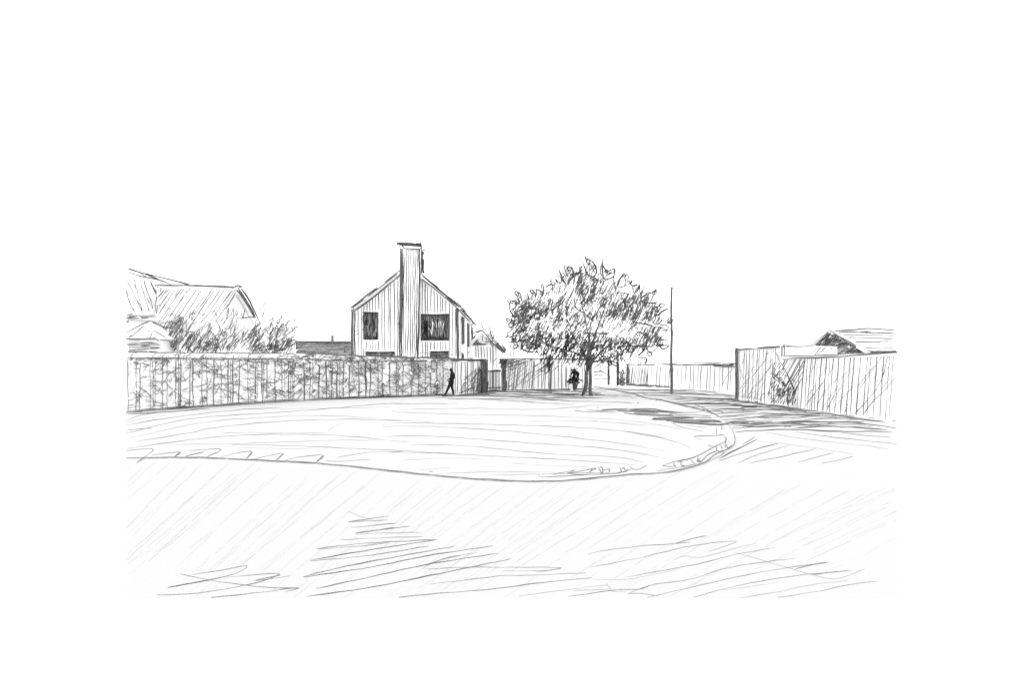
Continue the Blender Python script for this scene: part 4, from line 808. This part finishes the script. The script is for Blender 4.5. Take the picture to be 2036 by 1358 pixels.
for i in range(len(cpoly)):
    (xa, ya), (xb, yb_) = cpoly[i], cpoly[(i + 1) % len(cpoly)]
    k = max(1, int(math.hypot(xb - xa, yb_ - ya) / 19))
    for j in range(k):
        t = (j + R.random()) / k; x, y = lerp(xa, xb, t), lerp(ya, yb_, t)
        if y > 705 and R.random() < .5: continue
        dx, dy = x - 1172, (y - 640) * 1.5 - 40; L = math.hypot(dx, dy); dx, dy = dx / L, dy / L
        a = R.uniform(-.5, .5); dx, dy = dx * math.cos(a) - dy * math.sin(a), dx * math.sin(a) + dy * math.cos(a)
        l_ = R.uniform(8, 15); w_ = R.uniform(2.6, 4.4); x -= dx * 4; y -= dy * 4
        LOOPS.append([(x, y), (x + dx * l_ * .5 - dy * w_, y + dy * l_ * .5 + dx * w_), (x + dx * l_, y + dy * l_), (x + dx * l_ * .5 + dy * w_, y + dy * l_ * .5 - dx * w_), (x, y)][:R.choice([3, 5, 5])])
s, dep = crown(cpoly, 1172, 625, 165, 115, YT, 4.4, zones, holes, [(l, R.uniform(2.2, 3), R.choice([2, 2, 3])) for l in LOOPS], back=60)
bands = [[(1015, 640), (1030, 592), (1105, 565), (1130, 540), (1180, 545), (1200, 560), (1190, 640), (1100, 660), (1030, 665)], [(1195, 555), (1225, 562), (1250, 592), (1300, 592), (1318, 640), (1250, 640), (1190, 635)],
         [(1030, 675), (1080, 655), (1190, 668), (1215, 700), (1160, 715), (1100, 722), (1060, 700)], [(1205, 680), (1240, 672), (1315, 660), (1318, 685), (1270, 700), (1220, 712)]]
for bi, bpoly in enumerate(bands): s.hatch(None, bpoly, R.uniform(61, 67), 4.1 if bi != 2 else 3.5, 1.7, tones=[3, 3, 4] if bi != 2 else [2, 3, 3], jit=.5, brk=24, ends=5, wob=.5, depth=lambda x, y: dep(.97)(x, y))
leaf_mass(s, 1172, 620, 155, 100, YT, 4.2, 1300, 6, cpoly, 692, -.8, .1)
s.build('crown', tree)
s = S()
def trunk(s, pts, r, t): s.tube([P(x, y, Y) if y < 787 else Vector(((x - CX) * Y / F, Y, -.02)) for x, y, Y in pts], r, t, sides=8)
trunk(s, [(1157, 788, YT), (1162, 778, YT), (1165.5, 760, YT), (1166, 742, YT), (1168, 725, YT), (1170, 705, YT)], [.07, .12, .105, .09, .08, .09], 4)
trunk(s, [(1175, 788, YT), (1173, 775, YT), (1174, 757, YT), (1173.5, 742, YT), (1172, 727, YT), (1171, 705, YT), (1172, 670, YT), (1174, 640, YT)], [.12, .1, .1, .09, .15, .14, .06, .04], 4)
for pts, r in ([(1170, 725), (1160, 700), (1140, 670), (1120, 640)], .08), ([(1172, 725), (1190, 705), (1215, 680), (1245, 650)], .08), ([(1172, 700), (1185, 660), (1200, 620), (1210, 585)], .06), ([(1168, 712), (1140, 700), (1100, 690), (1060, 670)], .05), ([(1174, 690), (1165, 640), (1155, 600), (1150, 570)], .05), ([(1175, 722), (1210, 712), (1250, 700)], .045):
    k = len(pts); s.tube([P(x, y, YT + R.uniform(-.6, .6)) for x, y in pts], [lerp(r, .02, i / (k - 1)) for i in range(k)], 3, sides=6)
ft = front(YT - .13)
for l, w, t in [([(1162, 742), (1163, 760), (1162, 775), (1154, 788)], 2, 2), ([(1168, 745), (1169, 765), (1166, 782)], 1.4, 3), ([(1175.5, 740), (1175, 765), (1174, 784), (1180, 785)], 2, 3), ([(1171, 745), (1171, 780)], 1.4, 3), ([(1162, 725), (1163, 742), (1173, 742)], 1.8, 2), ([(1154, 788), (1160, 783)], 4, 2)]: s.line(ft, l, w, t)
s.hatch(front(YT - .18), [(1164, 724), (1172, 704), (1180, 722), (1176, 735), (1169, 733)], 70, 2.6, 2, tones=[2, 3], jit=.5)
s.build('trunk', tree)

YS = ydepth(784)
sp_ = thing('young_tree', gp(1094, 784), 'slender young trunk under the left side of the big crown', 'tree')
s = S(); s.tube([Vector(((x - CX) * YS / F, YS, 0)) if y > 783 else P(x, y, YS) for x, y in ((1094, 784), (1093.5, 765), (1094.5, 745), (1093, 722), (1092, 705))], [.07, .04, .035, .035, .02], 5, sides=6)
s.line(front(YS - .06), [(1092, 720), (1092, 750), (1091.5, 775), (1090, 783)], 1.3, 3); s.line(front(YS - .06), [(1097, 722), (1095.5, 750), (1095, 778), (1097, 784)], 1.6, 3); s.build('trunk', sp_)
s = S()
for l in [[(1093, 735), (1085, 728), (1078, 722)], [(1094, 725), (1102, 716), (1108, 706)], [(1093, 715), (1088, 704), (1090, 692)], [(1094, 742), (1102, 734), (1112, 728)]]: s.line(None, l, 1.5, 3, depth=YS)
for i in range(22):
    x, y = 1093 + R.uniform(-16, 18), R.uniform(692, 735); s.line(None, [(x, y), (x + 3, y - 5), (x + 6, y - 9)], 1.6, R.choice([2, 3]), depth=YS + R.uniform(-.4, .4), step=4)
s.build('crown', sp_)

# left bushes behind the fence
b1 = thing('leafy_bush', (P(405, 0, 35.6).x, 35.6, 0), 'broad leafy bush behind the left fence, in front of the hatched roof', 'bush')
bp = [(322, 690), (318, 662), (330, 636), (352, 624), (372, 615), (392, 622), (410, 612), (428, 622), (448, 616), (470, 622), (488, 640), (498, 670), (495, 700), (330, 702)]
L1 = [[(330, 628), (343, 625), (360, 634), (352, 640), (343, 650)], [(355, 640), (365, 632), (362, 645)], [(372, 632), (370, 645), (371, 655)], [(378, 625), (385, 620), (380, 632)], [(396, 622), (403, 626), (410, 624)], [(424, 616), (430, 625), (428, 630)], [(365, 658), (378, 660), (386, 658)],
      [(376, 680), (384, 668), (395, 665), (402, 675)], [(416, 657), (425, 665), (433, 680), (438, 698)], [(428, 635), (436, 648), (440, 662), (446, 672)], [(446, 652), (452, 655), (460, 652), (458, 665)], [(305, 640), (325, 649), (345, 655)], [(316, 645), (340, 640), (352, 645)], [(400, 690), (406, 680), (412, 684)], [(345, 700), (360, 680), (385, 640)], [(338, 700), (342, 720)], [(358, 695), (357, 710)], [(383, 660), (372, 685), (368, 700)]]
s, _d = crown(bp, 405, 668, 90, 48, 35.6, 1.6, [(405, 668, 88, 42, 150, [4, 4, 5], 1.5, (14, 38), 6), (345, 668, 28, 30, 90, [4, 4, 5], 1.6, (8, 24), 10), (395, 685, 40, 15, 90, [3, 4, 4], 1.7, (10, 24), 10), (460, 675, 35, 22, 70, [3, 4], 1.9, (8, 20), 14), (352, 640, 16, 12, 40, [3, 4], 1.9, (6, 14), 20), (415, 692, 22, 8, 40, [3], 2.2, (6, 12), 30), (383, 630, 8, 12, 26, [4, 3], 2, (5, 10), 15)],
              [(395, 640, 10, 14), (418, 645, 8, 12), (440, 640, 6, 8), (470, 645, 10, 8)], [(l, 1.8, 3) for l in L1], 20, 58, .6, 1.5)
leaf_mass(s, 405, 675, 85, 35, 35.6, 1.5, 500, 7, bp); s.build('foliage', b1)
s = S(); s.tube([Vector((b1.location.x, 35.6, 0)), P(405, 740, 35.6), P(405, 690, 35.6)], [.12, .09, .05], 4, sides=6)
for dx in (-30, 30): s.tube([P(405, 735, 35.6), P(405 + dx, 690, 35.6)], [.06, .03], 4, sides=6)
s.build('stem', b1)
b2 = thing('spiky_bush', (P(545, 0, 41.5).x, 41.5, 0), 'bush with pointed upswept leaves between the hatched roof and dark shed', 'bush')
bp = [(490, 700), (488, 665), (500, 640), (515, 632), (530, 635), (548, 640), (560, 640), (575, 655), (590, 655), (586, 675), (590, 690), (588, 703)]
L2 = [[(514, 627), (520, 612), (530, 600)], [(514, 627), (520, 632), (525, 618), (528, 612)], [(522, 632), (524, 625), (536, 617), (530, 638)], [(530, 638), (540, 635), (546, 624), (543, 632), (545, 642)], [(545, 642), (552, 638), (562, 628), (555, 640), (550, 648)], [(557, 646), (568, 642), (577, 636), (569, 648), (575, 653), (588, 650), (594, 648)], [(588, 650), (580, 660), (572, 664)],
      [(584, 660), (589, 662), (586, 666)], [(465, 618), (470, 625), (474, 633), (490, 631), (505, 630)], [(470, 615), (473, 628)], [(480, 622), (483, 632), (488, 612)], [(590, 672), (576, 680), (565, 690)], [(553, 648), (550, 670), (545, 700)], [(560, 700), (572, 680), (588, 675)], [(570, 690), (590, 682)], [(475, 665), (478, 675), (486, 680), (490, 695)], [(508, 645), (505, 660), (512, 670)], [(530, 655), (534, 664), (548, 650)]]
s, _d = crown(bp, 540, 670, 54, 42, 41.5, 1.7, [(540, 672, 50, 32, 140, [3, 4, 5], 1.5, (12, 34), 6), (555, 688, 35, 14, 70, [3, 4, 4], 1.8, (10, 24), 18), (555, 650, 8, 14, 22, [3], 2.1, (6, 14), 10), (505, 680, 20, 20, 50, [3, 4], 1.9, (8, 20), 14), (525, 622, 12, 8, 16, [3], 2, (6, 12), 12), (535, 695, 30, 6, 40, [3], 2.2, (6, 14), 30)], [(575, 665, 7, 6), (524, 648, 8, 6)], [(l, 1.9, 3) for l in L2], 20, 50, .6, 1.6)
leaf_mass(s, 540, 675, 48, 28, 41.5, 1.5, 260, 6, bp); s.build('foliage', b2)
s = S(); s.tube([Vector((b2.location.x, 41.5, 0)), P(545, 730, 41.5), P(548, 690, 41.5)], [.1, .08, .05], 4, sides=6); s.build('stem', b2)
# spikes on the small house's roof
b3 = thing('twiggy_shrub', (P(975, 0, 66).x, 66, 0), 'thin upright twigs poking above the small gabled outbuilding', 'shrub')
s = S()
for l, w in [([(957, 641), (959, 650), (962, 657)], 2.4), ([(958, 645), (961, 655)], 2), ([(973, 650), (975, 660), (979, 672)], 2.4), ([(977, 652), (980, 662), (982, 674)], 2), ([(975, 655), (978, 668)], 2), ([(982, 690), (978, 672), (974, 660)], 2), ([(986, 670), (992, 680), (990, 690)], 2), ([(999, 700), (1000, 706), (998, 712)], 1.6), ([(1003, 692), (1005, 698)], 2)]: s.line(None, l, w, 3, depth=66, step=4)
s.tube([P(980, 785, 66), P(980, 740, 66), P(979, 672, 66)], [.06, .05, .03], 4, sides=6); s.tube([P(979, 690, 66), P(962, 657, 66)], [.03, .015], 4, sides=6)
s.tube([P(980, 720, 66), P(999, 700, 66)], [.03, .015], 4, sides=6)
s.build('twigs', b3)
b4 = thing('small_shrub', (P(1238, 0, 71).x, 71, 0), 'small scribbled shrub beside the left end of the pale board fence', 'shrub')
s, _d = crown([(1231, 735), (1243, 732), (1244, 768), (1229, 768)], 1238, 752, 8, 18, 71, .5, [(1237, 752, 7, 17, 55, [3, 4, 5], 1.6, (4, 10), 40), (1236, 762, 8, 6, 25, [2, 3], 2, (4, 9), 40)], (), [([(1233, 768), (1236, 758), (1240, 750)], 1.5, 3)], 0)
leaf_mass(s, 1238, 752, 7, 15, 71, .4, 50, 3); s.build('foliage', b4)
s = S(); s.tube([Vector((b4.location.x, 71, 0)), P(1238, 752, 71)], [.04, .02], 4, sides=6); s.build('stem', b4)

# potted shrub left of the trunk
q = gp(1140, 777); ps = thing('potted_shrub', q, 'dark clipped shrub in a rounded pot just left of the tree trunk', 'plant')
s = S(); prof = [(.22, 0), (.3, .25), (.36, .42), (.4, .5), (.36, .52)]
for i in range(len(prof) - 1):
    for k in range(14):
        a0, a1 = 2 * math.pi * k / 14, 2 * math.pi * (k + 1) / 14
        (r0, z0_), (r1, z1_) = prof[i], prof[i + 1]
        s.face([q + Vector((r0 * math.cos(a0), r0 * math.sin(a0), z0_)), q + Vector((r0 * math.cos(a1), r0 * math.sin(a1), z0_)), q + Vector((r1 * math.cos(a1), r1 * math.sin(a1), z1_)), q + Vector((r1 * math.cos(a0), r1 * math.sin(a0), z1_))], 0 if k not in (10, 11, 12) else 4)
s.face([q + Vector((.36 * math.cos(2 * math.pi * k / 14), .36 * math.sin(2 * math.pi * k / 14), .51)) for k in range(14)], 2)
f_ = front(q.y - .36)
s.line(f_, [(1129, 760), (1130, 768), (1131, 774)], 1.8, 3); s.line(f_, [(1149, 760), (1147, 770), (1146, 774)], 1.8, 3); s.hatch(f_, [(1138, 760), (1149, 760), (1146, 774), (1138, 774)], 75, 2.4, 2.2, tones=[2, 3, 3]); s.build('pot', ps)
s = S(); sh_ = [(1136, 734), (1146, 732), (1151, 742), (1151, 750), (1150, 762), (1130, 763), (1128, 757), (1135, 750)]
s.hatch(None, sh_, 80, 1.6, 2.8, tones=[1, 1, 2, 2, 2], jit=.5, brk=14, depth=lambda x, y: q.y - R.uniform(-.2, .3))
s.hatch(None, [(1130, 750), (1151, 750), (1151, 762), (1130, 763)], 20, 2.2, 2.5, tones=[1, 2, 2], jit=.5, brk=10, depth=lambda x, y: q.y - R.uniform(0, .35))
s.line(None, [(1150, 753), (1154, 756), (1160, 757)], 3, 3, depth=q.y - .1); s.line(None, [(1124, 757), (1130, 759)], 2, 3, depth=q.y - .1)
s.build('foliage', ps)

# corner vine on the right
q = gp(1572, 812); vn = thing('corner_vine', q, 'leaning dark leafed vine where the two right hand fences meet', 'climbing plant')
f_ = front(q.y - .1); s = S()
for l, w, t in [([(1544, 700), (1546, 712), (1556, 728), (1566, 746), (1573, 762), (1580, 780)], 2.2, 2), ([(1544, 702), (1550, 716)], 2.6, 3), ([(1567, 808), (1565, 795), (1567, 780), (1568, 770)], 3.4, 3), ([(1565, 745), (1575, 765), (1578, 778)], 3, 3),
                ([(1578, 780), (1576, 795), (1576, 806)], 2, 3), ([(1541, 718), (1537, 728), (1535, 738)], 2, 3), ([(1534, 740), (1538, 752), (1550, 758)], 2.4, 3), ([(1534, 750), (1530, 775), (1526, 790)], 2, 3), ([(1512, 800), (1512, 790), (1520, 780)], 1.8, 3), ([(1524, 788), (1530, 775)], 1.8, 3), ([(1580, 778), (1592, 786), (1592, 795), (1584, 806)], 1.5, 4)]: s.line(f_, l, w, t)
s.build('stem', vn)
s = S()
for pol, an, spc, tn in [([(1536, 742), (1550, 748), (1562, 762), (1562, 772), (1548, 762), (1537, 752)], 130, 2, [2, 3, 3]), ([(1541, 774), (1556, 771), (1562, 784), (1556, 794), (1544, 788)], 60, 1.6, [2, 3, 3]), ([(1564, 770), (1574, 768), (1572, 790), (1566, 800)], 85, 2.2, [3, 3, 4]),
                         ([(1530, 780), (1545, 790), (1560, 795), (1555, 806), (1530, 800)], 62, 4, [3, 4]), ([(1534, 745), (1546, 715), (1556, 728), (1566, 750)], 58, 3.6, [3, 4]), ([(1560, 800), (1580, 770), (1596, 776), (1590, 806)], 66, 3.6, [3, 4]), ([(1530, 770), (1536, 755), (1550, 765), (1542, 775)], 60, 3.4, [2, 3])]:
    s.hatch(f_, pol, an, spc, 2, tones=tn, jit=.5, brk=14)
for i in range(60):
    x, y = R.uniform(1532, 1590), R.uniform(750, 804); a = R.uniform(.3, 1.5); L = 6
    s.line(f_, [(x, y), (x + 2, y - 4), (x + L * math.cos(a), y - L * math.sin(a))], 1.6, R.choice([3, 4]), step=3)
s.build('foliage', vn)

# ------------------------------------------------------------------ person
def skinned(chains, name, mat, parent, sub=2):
    me = bpy.data.meshes.new(name); vs_, es, rs_ = [], [], []
    key = {}
    for ch_ in chains:
        prev = None
        for (x, y, z, r) in ch_:
            k = (round(x, 3), round(y, 3), round(z, 3))
            if k not in key: key[k] = len(vs_); vs_.append((x, y, z)); rs_.append(r)
            if prev is not None: es.append((prev, key[k]))
            prev = key[k]
    me.from_pydata(vs_, es, []); o = bpy.data.objects.new(name, me); COL.objects.link(o)
    md = o.modifiers.new('k', 'SKIN'); md.use_smooth_shade = True
    for i, r in enumerate(rs_): me.skin_vertices[0].data[i].radius = (r, r)
    me.skin_vertices[0].data[0].use_root = True
    o.modifiers.new('s', 'SUBSURF').levels = sub
    dg = bpy.context.evaluated_depsgraph_get(); dg.update()
    m2 = bpy.data.meshes.new_from_object(o.evaluated_get(dg)); bpy.data.objects.remove(o)
    m2.materials.clear(); m2.materials.append(mat); m2.name = name
    ob = bpy.data.objects.new(name, m2); COL.objects.link(ob)
    ob.parent = parent; return ob
pp_ = thing('person', (P(893, 0, 44.6).x, 44.6, 0), 'dark clothed person striding left beside the ivy covered fence', 'person')
BK, DK = FAR[1], FAR[1]
def hand(wx, wy, wz, dx, dz):
    out = [[(wx, wy, wz, .03), (wx + dx * .06, wy, wz + dz * .06, .04)]]
    c = (wx + dx * .06, wy, wz + dz * .06)
    for i, (oy, L) in enumerate(((-.03, .06), (-.01, .075), (.01, .07), (.03, .055))):
        out.append([(c[0], c[1], c[2], .04), (c[0] + dx * .03, c[1] + oy, c[2] + dz * .03, .012), (c[0] + dx * (.03 + L * .6), c[1] + oy, c[2] + dz * (.03 + L * .6), .009), (c[0] + dx * .05 - .025, c[1] + oy, c[2] + dz * (.03 + L), .008)])
    out.append([(wx + dx * .02, wy - .03, wz + dz * .02, .014), (wx + dx * .05 - .03, wy - .05, wz + dz * .05, .011), (wx - .045 + dx * .07, wy - .05, wz + dz * .08, .009)])
    return out
hd = (.1, 0, 1.6)
body = [[(.12, 0, .92, .13), (.16, 0, 1.1, .12), (.2, 0, 1.28, .15), (.2, 0, 1.4, .1), (.15, 0, 1.48, .055), (.11, 0, 1.56, .095), (.09, 0, 1.65, .095)],
        [(.12, 0, .92, .13), (.1, -.1, .86, .1), (-.04, -.1, .5, .065), (-.24, -.09, .1, .042), (-.27, -.09, .05, .04), (-.4, -.09, .03, .03)],
        [(.12, 0, .92, .13), (.13, .1, .86, .1), (.17, .1, .5, .065), (.27, .1, .13, .042), (.25, .1, .06, .04), (.12, .1, .03, .03)],
        [(.2, 0, 1.4, .1), (.21, -.19, 1.37, .06), (.33, -.22, 1.12, .045), (.16, -.22, .96, .032)],
        [(.2, 0, 1.4, .1), (.19, .19, 1.37, .06), (.1, .22, 1.12, .045), (-.06, .2, 1.0, .032)],
        [(.09, 0, 1.6, .09), (-.005, 0, 1.59, .018)]]
body += hand(.16, -.22, .96, -.6, -.8)[0:] + hand(-.06, .2, 1.0, -.8, -.6)
skinned(body, 'body', BK, pp_, 1)
skinned([[(.13, 0, .86, .15), (.17, 0, 1.1, .14), (.21, 0, 1.28, .17), (.2, 0, 1.41, .12), (.17, 0, 1.46, .075)], [(.2, 0, 1.41, .12), (.21, -.19, 1.38, .075), (.33, -.22, 1.12, .062), (.2, -.22, 1.0, .05)], [(.2, 0, 1.41, .12), (.19, .19, 1.38, .075), (.1, .22, 1.12, .062), (-.03, .2, 1.02, .05)]], 'jacket', DK, pp_)
skinned([[(.12, 0, .93, .14), (.1, -.1, .84, .115), (-.04, -.1, .5, .082), (-.22, -.09, .13, .06)], [(.12, 0, .93, .14), (.13, .1, .84, .115), (.17, .1, .5, .082), (.26, .1, .17, .06)]], 'trousers', DK, pp_)
skinned([[(.12, 0, 1.6, .105), (.12, 0, 1.68, .1), (.16, 0, 1.55, .08)]], 'hair', BK, pp_)
for x, y, z in ((-.27, -.09, .05), (.25, .1, .05)): skinned([[(x + .03, y, z + .01, .05), (x - .05, y, z, .045), (x - .15, y, z - .01, .035)]], 'shoe', BK, pp_)

# ------------------------------------------------------------------ camera, light
cam = bpy.data.cameras.new('camera'); co = bpy.data.objects.new('camera', cam); COL.objects.link(co)
co.location = (0, 0, H); co.rotation_euler = (math.radians(90), 0, 0)
cam.sensor_width = 36; cam.lens = 36 * F / 2036; cam.shift_y = (HY - 679) / 2036; cam.clip_end = 3000; cam.clip_start = .1
scene.camera = co
w = bpy.data.worlds.new('World'); scene.world = w; w.use_nodes = True; nt = w.node_tree
bg = nt.nodes['Background']; bg.inputs['Color'].default_value = (1, 1, 1, 1); bg.inputs['Strength'].default_value = 1.0   # blank white overcast sky
sun = bpy.data.lights.new('sun', 'SUN'); sun.energy = .5; sun.angle = math.radians(14)
so = bpy.data.objects.new('sun', sun); COL.objects.link(so); so.rotation_euler = (math.radians(90 - 48), 0, math.radians(-40))
vs_ = scene.view_settings; vs_.view_transform = 'Standard'; vs_.look = 'None'; vs_.gamma = 1; vs_.exposure = 1.0
scene.cycles.max_bounces = 8; scene.cycles.diffuse_bounces = 5
